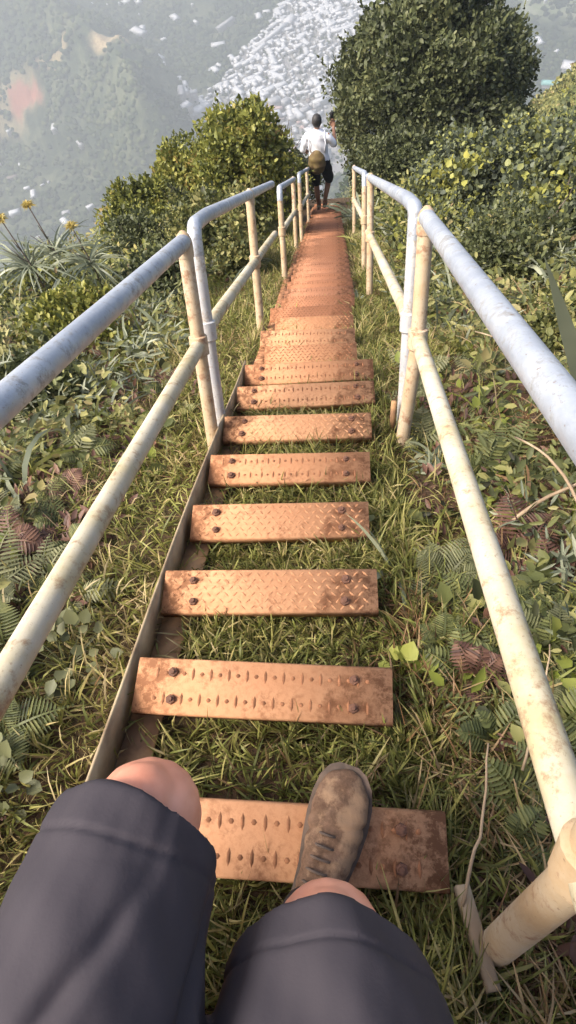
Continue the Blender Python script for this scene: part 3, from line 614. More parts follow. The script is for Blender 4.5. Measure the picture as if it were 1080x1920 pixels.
# bare-branched shrub against the town
rt = empty('bare_shrub', G(-1.02, 9.3)); tag(rt, 'bare twiggy shrub with curling branches against the pale town', 'shrub'); m = MB()
for j in range(16):
    a = rng.uniform(0, 6.28); e = A(.28*math.cos(a), .28*math.sin(a), rng.uniform(1.5, 2.0)); t = np.linspace(0, 1, 12)[:, None]
    B = e*t**A(1.5, 1.5, .9)+rng.normal(size=3)*.1*np.sin(t*PI)+.03*np.sin(t*15+j)*A(1, .5, 0); m.tube(B, np.linspace(.016, .004, 12), 5)
    for q in range(4): s0 = B[5+q]; m.tube([s0, s0+rng.normal(size=3)*A(.07, .07, .02)+A(0, 0, .08), s0+rng.normal(size=3)*A(.09, .09, .02)+A(0, 0, .18)], [.006, .005, .002], 4)
m.build('branches', M['wood'], rt, smooth=True)
# dark dense tree on the right
def treeshape(c, h): f = max(0, c[2]/h-.45); return c*A(1-.62*f, 1-.5*f, 1)+A(.45*f, 0, 0)
shrub('dense_tree', G(1.68, 13.4, -.1), 2.0, 1.8, 4.25, 420, 250, .085, M['tree'], 'large dense dark green tree right of the path', 'tree', crad=.19, lo=.14, inner=.3, shape=treeshape)
shrub('dark_bush', G(1.05, 11.2, -.1), .75, .8, 1.5, 90, 160, .06, M['tree'], 'dark bush at the foot of the large tree', 'bush', crad=.3)
shrub('dark_bush', G(3.1, 12.4, -.1), .8, .8, 1.7, 90, 170, .06, M['tree'], 'brownish bush right of the large tree', 'bush', crad=.3)
# round-leaved shrubs on the right bank
for (x, y, rx, ry, h, c, p, lab) in ((1.75, 6.7, .75, .8, .95, 110, 230, 'yellow tipped round leaved shrub behind the right handrail posts'),
    (2.75, 6.7, .85, .8, .90, 120, 230, 'round leaved shrub at the right edge, the taller of the pair'),
    (2.3, 5.2, .8, .7, .80, 90, 230, 'low grey green round leaved shrub below the tall pair'),
    (3.3, 9.2, .8, .8, .55, 110, 150, 'yellow green bush on the skyline of the right bank'),
    (1.25, 7.4, .45, .6, .95, 50, 130, 'small leafy bush right behind the tall right post')):
    shrub('round_leaf_shrub', G(x, y, -.05), rx, ry, h, c, p, .045, M['ohia'], lab, 'shrub', 'round leaved shrubs on the right bank', crad=.30, rnd=.85)
curvy('mossy_log', (.95, 7.6, float(gz(.95, 7.6))+.3), (2.3, 8.0, float(gz(2.3, 8.0))+.85), .25, .085, .11, 'moss', 'thick curved mossy log in front of the dark tree', 'log', .1)
# brown dead branches in the right bank
for k_ in range(6):
    x = 1.6+.35*k_; y = 4.6+.3*(k_ % 3); b = gz(x, y); curvy('dead_branch', (x, y, float(b)), (x+random.uniform(-.25, .3), y+.2, float(b)+random.uniform(.5, .85)), .05, .010, .004, 'wood',
        ['bare brown branch at the left of the right bank', 'forked looking dead branch in front of the round leaved shrubs', 'leaning dead branch in the middle of the right bank', 'tall dead branch before the taller shrub', 'thin dead branch near the right edge', 'dead branch at the right picture edge'][k_], 'branch', .12)
# ------------------------------------------------------------------ people
def limb(m, pts, rad, n=16, el=None):
    """rounded limb through the joints: radii interpolated, ends closed with domes; el squashes the section (x, y)"""
    P = np.asarray(pts, float); k = len(P); s = np.concatenate([[0], np.cumsum(np.linalg.norm(np.diff(P, axis=0), axis=1))]); tot = s[-1]
    q = np.linspace(0, tot, max(14, int(tot/.02))); 
    def sp(v): 
        v = np.asarray(v, float); o = np.interp(q, s, v); ker = np.ones(3)/3
        for _ in range(2): o[1:-1] = (o[:-2]+o[1:-1]+o[2:])/3
        return o
    C = np.stack([sp(P[:, i]) for i in range(3)], -1); r = sp(rad)
    r0, r1_ = r[0], r[-1]; T0_, T1_ = unit(C[0]-C[1]), unit(C[-1]-C[-2])
    pre = [C[0]+T0_*r0*f for f in (.95, .8, .5)]; post = [C[-1]+T1_*r1_*f for f in (.5, .8, .95)]
    C = np.vstack([pre, C, post]); r = np.concatenate([[r0*.3, r0*.6, r0*.86], r, [r1_*.86, r1_*.6, r1_*.3]])
    k0 = m.n; m.tube(C, r, n)
    if el is not None:
        V = m.V[-1]; c = C.mean(0); V[:, 0] = c[0]+(V[:, 0]-c[0])*el[0]; V[:, 1] = c[1]+(V[:, 1]-c[1])*el[1]
def ball(m, c, r, n=14, M_=None):
    """ellipsoid"""
    th = np.linspace(0.02, PI-.02, n); P = [A(0, 0, math.cos(t)) for t in th]; m.tube(P, [math.sin(t) for t in th], n+4); V = m.V[-1]*A(*r)
    if M_ is not None: V = V@np.asarray(M_)[:3, :3].T
    m.V[-1] = V+A(*c)
def fuse(mb, name, mats, parent, voxel, smooth=6, disp=None):
    """union the solids into one continuous skin (voxel remesh, smoothed)"""
    o = mb.build(name, mats); rm = o.modifiers.new('r', 'REMESH'); rm.mode = 'VOXEL'; rm.voxel_size = voxel
    s_ = o.modifiers.new('s', 'SMOOTH'); s_.iterations = smooth; s_.factor = .6
    dg = bpy.context.evaluated_depsgraph_get(); me = bpy.data.meshes.new_from_object(o.evaluated_get(dg)); old = o.data; o.modifiers.clear(); o.data = me; bpy.data.meshes.remove(old); me.name = name
    me.materials.clear(); me.materials.append(mats if not isinstance(mats, list) else mats[0])
    n = len(me.vertices); V = np.zeros(n*3, np.float32); me.vertices.foreach_get('co', V); V = V.reshape(-1, 3).astype(float)
    if disp is not None:
        N = np.zeros(n*3, np.float32); me.vertices.foreach_get('normal', N); N = N.reshape(-1, 3); V = V+N*disp(V)[:, None]; me.vertices.foreach_set('co', V.astype(np.float32).ravel())
    me.polygons.foreach_set('use_smooth', np.ones(len(me.polygons), bool)); me.update(); o.parent = parent; return o
def hand(m, w, d, side, up, s=1.0, curl=.9, thumb=1):
    """palm at wrist w pointing along d, fingers curling toward -up; side points to the thumb"""
    d = unit(A(*d)); side = unit(A(*side)-d*np.dot(A(*side), d)); up = np.cross(side, d)*1.0; w = A(*w)
    for j in range(4):
        off = side*(.030-.020*j)*s; limb(m, [w+side*(.012-.008*j)*s, w+d*.045*s+off*.9, w+d*.085*s+off], [.016*s, .014*s, .0105*s], 8)
        L = (.070, .080, .074, .058)[j]*s; p = w+d*.088*s+off; pts = [p]; a = 0; ln = (.45, .32, .23)
        for q in range(3): a += curl*(.45, .8, .6)[q]; p = p+(d*math.cos(a)-up*math.sin(a))*L*ln[q]; pts.append(p)
        limb(m, pts, [.0095*s, .009*s, .008*s, .007*s], 8)
    p0 = w+d*.025*s+side*.022*s; t1 = p0+(d*.7+side*.8)*.04*s-up*.008*s; t2 = t1+(d*.95+side*.15-up*.3)*.03*s; limb(m, [p0, t1, t2, t2+(d*.9-side*.25-up*.4)*.025*s], [.014*s, .012*s, .0105*s, .009*s], 8)
# ---- the photographer, seen from chest height down
ph = empty('person', (-.1, .2, -.25)); po = A(-.1, .2, -.25)
tag(ph, 'person in dark slate shorts and brown muddy shoes stepping down the nearest treads', 'person')
hipR, hipL = A(-.015, .06, .43), A(-.272, .06, .44); kR, kL = A(-.017, .395, .190), A(-.212, .512, .268)
aR, aL = A(-.062, .345, -.150), A(-.29, .15, .02)
m = MB(); L_ = lambda *p: [A(*q)-po for q in p]
for h, k, a in ((hipR, kR, aR), (hipL, kL, aL)):
    bk = A(0, -.022, 0)
    limb(m, L_(h, h*.5+k*.5+A(0, 0, .01), k+A(0, -.03, .0), k*.9+a*.1+A(0, -.008, 0), k*.7+a*.3+bk, k*.3+a*.7+bk*.5, a), [.088, .078, .062, .058, .056, .042, .036], 18)
    ball(m, k-po+A(0, -.005, 0), (.060, .060, .062)); 
def foot_dir(y): return A(math.sin(y), math.cos(y), 0)
for a, yw in ((aR, R(16)), (aL, R(-6))):
    d = foot_dir(yw); limb(m, L_(a, a+A(0, 0, -.05)+d*.01, a+A(0, 0, -.072)+d*.05, a+A(0, 0, -.080)+d*.10), [.034, .033, .024, .016], 12)
pel = A(-.13, .03, .47); ch = A(-.09, -.03, .80); nk = A(-.08, -.005, 1.00); hd = A(-.06, .06, 1.14)
limb(m, L_(pel, A(-.09, -.01, .62), ch, A(-.09, -.02, .90)), [.125, .12, .135, .11], 20, (1.25, .82))
limb(m, L_(nk-A(0, .01, .06), nk+A(0, .015, .04)), [.058, .055], 12)
ball(m, hd-po, (.076, .098, .112), 16, Euler((R(-28), 0, 0)).to_matrix())
limb(m, L_(hd+A(0, .095, -.02), hd+A(0, .112, -.045)), [.010, .014], 8)   # nose
limb(m, L_(hd+A(-.022, .078, -.088), hd+A(.022, .078, -.088)), [.010, .010], 8)   # lips
limb(m, L_(hd+A(0, .06, -.105), hd+A(0, .05, -.11)), [.026, .028], 10)
for sg in (-1, 1): ball(m, hd-po+A(sg*.078, -.005, -.01), (.010, .022, .032)); limb(m, L_(hd+A(sg*.030, .088, .012), hd+A(sg*.034, .086, .012)), [.012, .012], 8)
CM = np.array(CR)
for sg in (-1, 1):
    w_ = CAM+CM@A(sg*.105, -.175, .012); sh = A(-.09+sg*.185, -.02, .92); e = A(-.09+sg*.25, .17, .715) if sg < 0 else A(.19, .17, .715)
    limb(m, L_(sh, sh*.5+e*.5, e, e*.5+w_*.5, w_), [.055, .045, .040, .036, .026], 14)
    hand(m, w_-po, CM@A(-sg*.75, .45, -.05), CM@A(0, 1, 0), (0, 0, 1), .88, -.7*sg)
def knees(V):
    W = V+po; f = np.zeros(len(V))
    for k in (kR, kL):
        q = W-(k+A(0, .02, .045)); r = np.linalg.norm(q*A(1, .9, .9), axis=1); f += .006*np.exp(-(r/.022)**2) - .0035*np.exp(-((r-.040)/.010)**2)
    return f+.0006*np.sin(W[:, 0]*210)*np.sin(W[:, 1]*190+W[:, 2]*160)
fuse(m, 'body', M['skin'], ph, .0048, 6, knees)
m = MB(); ball(m, hd-po+A(0, -.018, .032), (.085, .104, .106), 16, Euler((R(-28), 0, 0)).to_matrix()); fuse(m, 'hair', M['hair'], ph, .007, 3, lambda V: .003*np.sin(V[:, 0]*300)*np.cos(V[:, 2]*250))
m = MB(); limb(m, L_(A(-.09, -.005, .53), A(-.09, -.01, .64), ch, A(-.09, -.02, .905)), [.140, .136, .150, .125], 20, (1.25, .84))
for sg in (-1, 1):
    sh = A(-.09+sg*.185, -.02, .92); e = A(-.09+sg*.25, .17, .715); limb(m, L_(A(-.09+sg*.10, -.02, .91), sh, sh*.45+e*.55), [.075, .070, .062], 14)
fuse(m, 'shirt', M['tee_grey'], ph, .008, 8, lambda V: .003*np.sin(V[:, 2]*40+V[:, 0]*20))
# shorts: two wide legs with open, slightly hollow hems, joined at the seat
m = MB()
def leg_cloth(h, k, rads, dz, ex, hem_tilt):
    d = unit(k-h); n = 28; rings = []; L = np.linalg.norm(k-h); ref = unit(np.cross(d, A(0, 0, 1))); up = np.cross(ref, d)
    for f, r in rads:
        c = h+d*(L*f)+up*dz*(f); rings.append((c, r))
    V = []; 
    for i, (c, r) in enumerate(rings):
        tilt = hem_tilt*max(0, rads[i][0]-.3)/.7
        for j in range(n):
            a = 2*PI*j/n; rr = r*(1+.03*math.sin(3*a+i*.8)); p = c+ref*rr*ex*math.cos(a)+up*rr*math.sin(a) + d*tilt*math.sin(a)
            V.append(p-po)
    Q = [(i*n+j, i*n+(j+1) % n, (i+1)*n+(j+1) % n, (i+1)*n+j) for i in range(len(rings)-1) for j in range(n)]
    V += [rings[0][0]-po, rings[-1][0]-po]; T = []; e = len(rings)*n
    for j in range(n): T += [(e, (j+1) % n, j), (e+1, e-n+j, e-n+(j+1) % n)]
    m.add(V, Q, T)
leg_cloth(hipL, kL, [(-.12, .07), (0, .128), (.3, .126), (.6, .113), (.80, .099), (.93, .090), (.94, .088), (.94, .076), (.88, .072)], .0, 1.02, .028)
leg_cloth(hipR, kR, [(-.12, .07), (0, .122), (.3, .126), (.6, .121), (.80, .113), (.90, .104), (.91, .102), (.91, .088), (.86, .080)], .0, 1.06, .030)
limb(m, L_(A(-.14, .02, .44), A(-.13, .0, .50), A(-.11, -.01, .56)), [.135, .14, .13], 22, (1.3, .9))
def folds(V):
    W = V+po; t = np.clip((W[:, 1]-.06)/.42, 0, 1); x = W[:, 0]; left = 1/(1+np.exp((x+.09)*60))
    # long folds fanning along the inner side of the raised thigh, softer ones on the other
    d = unit(kL-hipL); c = hipL+d*np.clip(((W-hipL)@d), 0, .6)[:, None]; q = W-c; ang = np.arctan2(q[:, 2], q[:, 0])
    for h_, k_ in ((hipL, kL), (hipR, kR)):
        dd = unit(k_-h_); s_ = ((W-h_)@dd)/np.linalg.norm(k_-h_); near = np.linalg.norm(W-h_-((W-h_)@dd)[:, None]*dd, axis=1) < .14
        hem_ = -.0028*np.exp(-((s_-.895)/.006)**2)*near if h_ is hipL else hem_-.0028*np.exp(-((s_-.870)/.006)**2)*near
    ph_ = ang*3.6+t*5.0+.9*np.sin(t*6); env = np.clip(1.35-np.abs(ang-.8)*.6, 0, 1)
    f = (-np.exp(-9*np.sin(ph_*.75+.35*np.sin(t*9))**2)*.013+.005*np.exp(-5*np.sin(ph_*.75+.5)**2))*env*left*np.clip(t*2, .3, 1)*np.clip((1-t)*5, .12, 1) + left*.0055*np.sin(ang*2.1-t*10+.6)
    g_ = (1-left)*(.0045*np.sin(t*16+x*26+1)+.003*np.sin(x*60+t*9)); return f+g_+hem_+.0015*np.sin(W[:, 0]*70+W[:, 1]*55)*np.sin(W[:, 2]*80)
fuse(m, 'shorts', M['shorts'], ph, .0042, 5, folds)
for h_, k_, ex in ((hipL, kL, 1.02), (hipR, kR, 1.06)): pass
def shoe(a, yw, nm='shoe'):
    d = foot_dir(yw); sd = A(d[1], -d[0], 0); base = a+A(0, 0, -.105); rt = None
    prof = [(-.075, .010, .035), (-.066, .031, .075), (-.045, .037, .092), (-.015, .038, .096), (.02, .037, .090), (.06, .040, .076), (.10, .0475, .064), (.14, .0515, .057), (.175, .0505, .053), (.205, .043, .047), (.225, .029, .040), (.234, .012, .030)]
    def body(f0, f1, name, mat, grow, vox=.004):
        mm = MB(); n = 20; V = []
        for s_, w_, h_ in prof:
            for j in range(n):
                q = 2*PI*j/n; cx = math.cos(q); cz = math.sin(q); r = (w_+grow); z = f0+(h_*f1-f0)*(.5+.5*cz) 
                V.append(base+d*(s_*(1+grow*2))+sd*(np.sign(cx)*abs(cx)**.75*r+.010*math.sin((s_+.07)*8))+A(0, 0, z)-po)
        k = len(prof); Q = [(i*n+j, i*n+(j+1) % n, (i+1)*n+(j+1) % n, (i+1)*n+j) for i in range(k-1) for j in range(n)]
        V += [np.mean(V[:n], 0), np.mean(V[-n:], 0)]; T = []
        for j in range(n): T += [(k*n, (j+1) % n, j), (k*n+1, (k-1)*n+j, (k-1)*n+(j+1) % n)]
        mm.add(V, Q, T); return mm, name, mat, vox
    mm, name, mat, vox = body(.008, 1.0, nm, M['shoe'], 0); up_ = fuse(mm, name, mat, ph, vox, 3, lambda V: .0018*np.sin(V[:, 0]*120+V[:, 1]*60)*np.cos(V[:, 1]*130)-.0035*np.exp(-((V[:, 1]+po[1]-a[1]-.125)/.004)**2)-.0022*np.exp(-((V[:, 2]+po[2]-base[2]-.026)/.003)**2))
    mm = MB(); n = 24; V = []; ring = []
    for s_, w_, _ in prof: ring.append((s_*1.03, w_+.006))
    O = [(s_, w_) for s_, w_ in ring]+[(s_, -w_) for s_, w_ in ring[::-1]]; kk = len(O)
    for z in (0, .018): V += [base+d*s_+sd*(w_+.010*math.sin((s_+.07)*8))+A(0, 0, z+.02*max(0, s_-.17)/.06*.5)-po for s_, w_ in O]
    Q = [(i, (i+1) % kk, kk+(i+1) % kk, kk+i) for i in range(kk)]; h_ = kk//2
    Q += [(i, kk-1-i, kk-2-i, i+1) for i in range(h_-1)]+[(kk+i, kk+i+1, kk+kk-2-i, kk+kk-1-i) for i in range(h_-1)]
    mm.add(V, Q); q = mm.build('sole', M['sole'], up_); smooth_angle(q, 50)
    mm = MB()
    for j in range(5):
        c = base+d*(.045+.019*j)+A(0, 0, .085-.006*j)-po; w_ = .021
        mm.tube([c-sd*w_-A(0, 0, .014), c-sd*w_*.5-A(0, 0, -.0005), c+sd*w_*.5-A(0, 0, -.0005), c+sd*w_-A(0, 0, .014)], .0022, 6)
    mm.build('laces', M['sole'], up_, smooth=True)
    mm = MB(); tg = base+d*.028+A(0, 0, .088)-po; mm.tube([tg-sd*.02, tg-sd*.012+A(0, 0, .012), tg+sd*.012+A(0, 0, .012), tg+sd*.02], .010, 8, flat=.7); mm.build('tongue', M['shoe_grey'], up_, smooth=True)
    mm = MB(); t0 = a+A(0, 0, -.035)-po; mm.tube([t0, t0+A(0, 0, .03)-d*.004, t0+A(0, 0, .055)-d*.006], [.043, .042, .040], 18); mm.build('sock', M['black'], ph, smooth=True)
    return up_
shoe(aR, R(16)); shoe(aL, R(-6))
# phone held at the camera, lens side down the stairs
rt = empty('smartphone', tuple(CAM)); rt.rotation_euler = CR.to_euler(); tag(rt, 'black phone held up in the hands of the person in slate shorts', 'phone')
m = MB(); m.box((-.036, -.130, .010), (.036, .018, .018), ch=.002); m.build('case', M['phone'], rt)
m = MB(); m.tube([(-.012, 0, .0095), (-.012, 0, .0070)], .008, 16); m.build('lens', M['phone'], rt)

# ---- the hiker ahead, seen from behind
hk = empty('person', (-.43, 11.0, -7.08)); tag(hk, 'hiker in white shirt and black shorts seen from behind at the end of the stairs', 'person')
B = lambda *p: [A(*q) for q in p]
def hiker():
    m = MB()
    limb(m, B((.02, 0, 1.00), (.0, .02, 1.2), (-.01, .05, 1.40)), [.12, .115, .12], 16, (1.3, .85))
    limb(m, B((-.01, .05, 1.42), (-.01, .08, 1.54)), [.05, .05], 10); ball(m, (-.01, .10, 1.63), (.076, .095, .115))
    limb(m, B((-.01, .19, 1.60), (-.01, .205, 1.585)), [.010, .013], 8)
    for sg in (-1, 1): ball(m, (-.01+sg*.078, .09, 1.63), (.012, .022, .03))
    limb(m, B((-.20, .04, 1.42), (-.27, .02, 1.2), (-.29, .07, 1.12), (-.25, .22, 1.04)), [.052, .042, .038, .028], 12); hand(m, (-.25, .22, 1.04), (.1, .6, -.5), (1, 0, 0), (0, 0, 1), 1, .8)
    limb(m, B((.18, .04, 1.42), (.28, .06, 1.25), (.31, .10, 1.20), (.27, .26, 1.42)), [.052, .042, .038, .028], 12); hand(m, (.27, .26, 1.42), (-.1, .35, .9), (-1, 0, 0), (0, -1, 0), 1, .7)
    # left leg straight on the tread, right leg bent behind to the right
    limb(m, B((-.09, 0, .93), (-.085, .03, .72), (-.06, .04, .50), (-.045, -.01, .34), (-.03, -.01, .10)), [.092, .078, .056, .054, .038], 14)
    limb(m, B((.10, 0, .93), (.15, .08, .72), (.17, .11, .52), (.14, .02, .38), (.10, -.05, .20)), [.092, .078, .056, .052, .038], 14)
    limb(m, B((-.03, -.01, .08), (-.03, .12, .04)), [.04, .03], 10); limb(m, B((.10, -.05, .18), (.10, .08, .12)), [.04, .03], 10)
    fuse(m, 'body', M['skin_dark'], hk, .009, 4)
    m = MB(); ball(m, (-.01, .088, 1.655), (.088, .100, .112)); fuse(m, 'hair', M['hair'], hk, .010, 2, lambda V: .004*np.sin(V[:, 0]*200)*np.cos(V[:, 2]*170))
    m = MB(); limb(m, B((.02, 0, .96), (.0, .02, 1.2), (-.01, .05, 1.40)), [.140, .135, .135], 16, (1.35, .9))
    limb(m, B((-.10, .04, 1.41), (-.20, .04, 1.41), (-.275, .02, 1.20)), [.075, .072, .062], 12); limb(m, B((.09, .04, 1.41), (.18, .04, 1.41), (.28, .06, 1.26)), [.075, .072, .062], 12)
    fuse(m, 'shirt', M['white_tee'], hk, .011, 4, lambda V: .006*np.sin(V[:, 2]*34+V[:, 0]*22))
    m = MB(); limb(m, B((-.09, 0, .98), (-.085, .03, .72), (-.07, .04, .55)), [.115, .105, .095], 14); limb(m, B((.10, 0, .98), (.15, .08, .72), (.175, .11, .57)), [.115, .108, .098], 14)
    fuse(m, 'shorts', M['black'], hk, .011, 4, lambda V: .005*np.sin(V[:, 2]*40+V[:, 0]*30))
    m = MB(); ball(m, (-.01, -.17, 1.06), (.165, .11, .225)); limb(m, B((-.01, -.22, .98), (-.01, -.22, 1.04)), [.07, .075], 12); bp = fuse(m, 'backpack', M['pack'], hk, .012, 5, lambda V: .004*np.sin(V[:, 2]*50))
    m = MB()
    for sg in (-1, 1): m.tube([(sg*.13, -.08, 1.2), (sg*.15, -.07, 1.36), (sg*.13, -.02, 1.47), (sg*.13, .08, 1.52), (sg*.12, .18, 1.42), (sg*.14, .17, 1.15)], .011, 8)
    m.build('strap', M['white_tee'], bp, smooth=True)
    for c, d_ in (((-.03, .03, .0), .0), ((.10, -.01, .085), .0)):
        m = MB(); limb(m, [A(*c)+A(0, -.08, .04), A(*c)+A(0, .05, .035), A(*c)+A(0, .14, .03)], [.045, .045, .034], 12); fuse(m, 'shoe', M['shoe'], hk, .009, 3)
hiker(); hk.rotation_euler = (0, 0, R(-4))
rt = empty('smartphone', (-.43+.26, 11.36, -7.08+1.56)); tag(rt, 'dark phone raised in the right hand of the hiker in white', 'phone'); m = MB(); m.box((-.035, -.005, -.07), (.035, .005, .07), ch=.001); m.build('case', M['phone'], rt); m = MB(); m.tube([(.02, .005, .05), (.02, .008, .05)], .008, 10); m.build('lens', M['phone'], rt)
# ------------------------------------------------------------------ valley floor far below, with the town
def seg_d(x, y, P, w):
    """distance to a polyline divided by its local half-width"""
    best = np.full(np.shape(x), 9.)
    for (a, wa), (b, wb) in zip(zip(P[:-1], w[:-1]), zip(P[1:], w[1:])):
        ax, ay = a; bx, by = b; dx, dy = bx-ax, by-ay; t = np.clip(((x-ax)*dx+(y-ay)*dy)/(dx*dx+dy*dy), 0, 1)
        best = np.minimum(best, np.hypot(x-ax-t*dx, y-ay-t*dy)/(wa+(wb-wa)*t))
    return best
def town(x, y): 
    j = 12*wob(x, y, .03)+5*wob(x, y, .11); return np.minimum(seg_d(x+j, y+j, [(-205, 735), (-140, 790), (-80, 850), (-20, 960), (40, 1120), (90, 1400)], [24, 46, 74, 74, 80, 120]), seg_d(x+j, y-j, [(-70, 600), (-35, 700), (-45, 800)], [26, 48, 60]))
def hill(x, y):
    a = seg_d(x, y, [(-900, 1000), (-520, 930), (-350, 830), (-255, 740), (-210, 640)], [230, 170, 120, 85, 50]); h = 95*np.clip(1-a, 0, 1)**.8
    rg = 1-np.abs(wob(x*1.0+y*.35, y*.45-x*.2, .034)); rg2 = 1-np.abs(wob(x+y*.3, y*.5, .085, 3)); g = np.clip(1.6-a*1.0, 0, 1)
    return h + g*(16*rg**1.5+6*rg2)*np.clip((1.35-a)*2, 0, 1)
def vz(x, y): return -450+hill(x, y)+5*wob(x, y, .012)*np.clip((town(x, y)-1), 0, 1)+60*np.clip((x-260)/300, 0, 1)*0
xs = np.concatenate([np.linspace(-3200, -640, 16), np.arange(-620, 440, 3.6), np.linspace(450, 3200, 16)])
ys = np.concatenate([np.linspace(-2000, 380, 10), np.arange(400, 1300, 3.6), np.linspace(1320, 4300, 24)])
V, F = grid(xs, ys, vz); vf = mesh('valley_floor', V, F, None or [], smooth=True) if False else None
t = NT('valley_ground'); at_ = t.n('ShaderNodeAttribute', attribute_name='cover')
sp = t.n('ShaderNodeSeparateColor'); t.l(at_.outputs['Color'], sp.inputs[0])
n1_ = t.noise(.02, 6, .6); n2_ = t.noise(.11, 5, .7); n3_ = t.noise(.006, 3); n4_ = t.noise(.35, 3, .7)
wood_ = t.ramp(t.math('ADD', t.math('MULTIPLY', n2_, .6), t.math('MULTIPLY', n4_, .4)), [(.36, (.022, .034, .016)), (.5, (.05, .07, .03)), (.62, (.11, .125, .06))])
grassy = t.ramp(n2_, [(.4, (.12, .14, .07)), (.65, (.22, .22, .12))]); base_ = t.mix(t.ramp(n1_, [(.48, (0, 0, 0)), (.60, (.8, .8, .8))]), wood_, grassy)
twn = t.ramp(n4_, [(.36, (.24, .23, .22)), (.48, (.46, .43, .44)), (.58, (.30, .30, .26)), (.68, (.6, .58, .58))])
c = t.mix(sp.outputs[0], base_, twn); c = t.mix(sp.outputs[1], c, t.ramp(n4_, [(.4, (.42, .30, .16)), (.6, (.58, .46, .26))])); c = t.mix(sp.outputs[2], c, (.46, .17, .11))
alp = t.mix(at_.outputs['Alpha'], c, t.ramp(n1_, [(.4, (.26, .30, .16)), (.6, (.40, .40, .27))]))
M['valley'] = t.done(t.bsdf(alp, .95, 0, t.bump(n2_, .8, 3.0), .1))
vf = mesh('valley_floor', V, F, M['valley'], smooth=True); tag(vf, 'valley floor with green slopes and fields far below', kind='structure')
X_, Y_ = V[:, 0], V[:, 1]; jj = 9*wob(X_, Y_, .05)+5*wob(X_, Y_, .14)
cv = np.zeros((len(V), 4), np.float32)
cv[:, 0] = np.clip((1.12-town(X_, Y_))*5, 0, .9)*(hill(X_, Y_) < 45)
def blob(cx, cy, rx, ry): return np.clip((1-np.hypot((X_+jj-cx)/rx, (Y_-jj-cy)/ry))*3, 0, 1)
cv[:, 1] = np.maximum(np.maximum(blob(-262, 760, 26, 24), blob(-415, 755, 60, 26)*.5), blob(-340, 770, 36, 9)*.8); cv[:, 2] = blob(-392, 752, 27, 13)*.85
cv[:, 3] = np.maximum(blob(310, 1010, 130, 90), np.maximum(blob(215, 690, 60, 26), blob(330, 760, 90, 60))*.7)
ca = vf.data.color_attributes.new('cover', 'FLOAT_COLOR', 'POINT'); ca.data.foreach_set('color', cv.ravel())
# houses: each of the nearest ones an object, the rest one mass
def house_mb(w, l, h, rf, m=None, M4=None):
    m = m or MB(); V = A([-w, -l, -3], [w, -l, -3], [w, l, -3], [-w, l, -3], [-w, -l, h], [w, -l, h], [w, l, h], [-w, l, h]); e = 1.12
    Rv = A([-w*e, -l*e, h-.1], [w*e, -l*e, h-.1], [w*e, l*e, h-.1], [-w*e, l*e, h-.1], [0, -l*.75, h+rf], [0, l*.75, h+rf])
    if M4 is not None: f = lambda v: v@np.asarray(M4)[:3, :3].T+np.asarray(M4)[:3, 3]; V = f(V); Rv = f(Rv)
    m.add(V, [(0, 1, 5, 4), (1, 2, 6, 5), (2, 3, 7, 6), (3, 0, 4, 7), (3, 2, 1, 0)], m=0); m.add(Rv, [(1, 2, 5, 4), (3, 0, 4, 5), (3, 2, 1, 0)], [(0, 1, 4), (2, 3, 5)], 1); return m
M['wall_w'] = simple('pale_house_wall', (.55, .53, .50), (.72, .70, .68), .5, .8, 0)
RF = [simple('white_metal_roof', (.68, .68, .70), (.82, .82, .82), .3, .6, 0), simple('pale_grey_roof', (.42, .42, .44), (.58, .57, .57), .3, .7, 0), simple('brown_shingle_roof', (.22, .17, .15), (.32, .26, .23), .4, .9, 0), simple('pinkish_tile_roof', (.52, .36, .32), (.62, .46, .42), .4, .8, 0)]
protos = [[house_mb(w, l, 3.2, r).build('house', [M['wall_w'], rf]) for (w, l, r) in ((3.3, 4.6, 1.6), (3.0, 6.2, 1.5), (4.6, 4.6, 1.9))] for rf in RF]
HL = ['white roofed house among the pale roofs of the valley town', 'grey roofed house among the roofs of the valley town', 'brown roofed house among the roofs of the valley town', 'pinkish roofed house among the roofs of the valley town']
HG = ['white roofed houses of the valley town', 'grey roofed houses of the valley town', 'brown roofed houses of the valley town', 'pinkish roofed houses of the valley town']
used = set(); pts = []; tries = 0; cell = {}
while len(pts) < 1700 and tries < 160000:
    tries += 1; x = random.uniform(-520, 330); y = random.uniform(560, 1280); tw = float(town(np.array(x), np.array(y)))
    if tw > 1.05 and random.random() > (.006 if x < 20 else .004): continue
    if tw <= 1.05 and random.random() > .15+1.1*float(noise2(np.array(x), np.array(y), .035, 5)): continue
    if hill(np.array(x), np.array(y)) > 45 or (x > -20 and y < 800): continue
    key = (int(x//9), int(y//9)); 
    if any((key[0]+a, key[1]+b) in cell and math.hypot(cell[(key[0]+a, key[1]+b)][0]-x, cell[(key[0]+a, key[1]+b)][1]-y) < 6.6 for a in (-1, 0, 1) for b in (-1, 0, 1)): continue
    cell[key] = (x, y); pts.append((x, y))
pts.sort(key=lambda p: math.hypot(p[0], p[1])); rest = MB()
for i, (x, y) in enumerate(pts):
    kx = random.choices(range(4), (.46, .30, .10, .14))[0]; z = float(vz(np.array(x), np.array(y))); rz = R(28+90*random.randint(0, 1)+random.gauss(0, 12)); s_ = random.choice((.42, .5, .6, .7, .85, 1.15, 1.5))*random.uniform(.85, 1.15)
    if i < 290:
        v = random.randrange(3); o = protos[kx][v]
        if (kx, v) in used: o = o.copy(); col.objects.link(o)
        used.add((kx, v)); o.location = (x, y, z); o.rotation_euler = (0, 0, rz); o.scale = (s_,)*3; tag(o, HL[kx], 'house', HG[kx])
    else: house_mb(3.4*s_, random.uniform(4, 6)*s_, 3.2, 1.6, rest, Matrix.Translation((x, y, z)) @ Euler((0, 0, rz)).to_matrix().to_4x4())
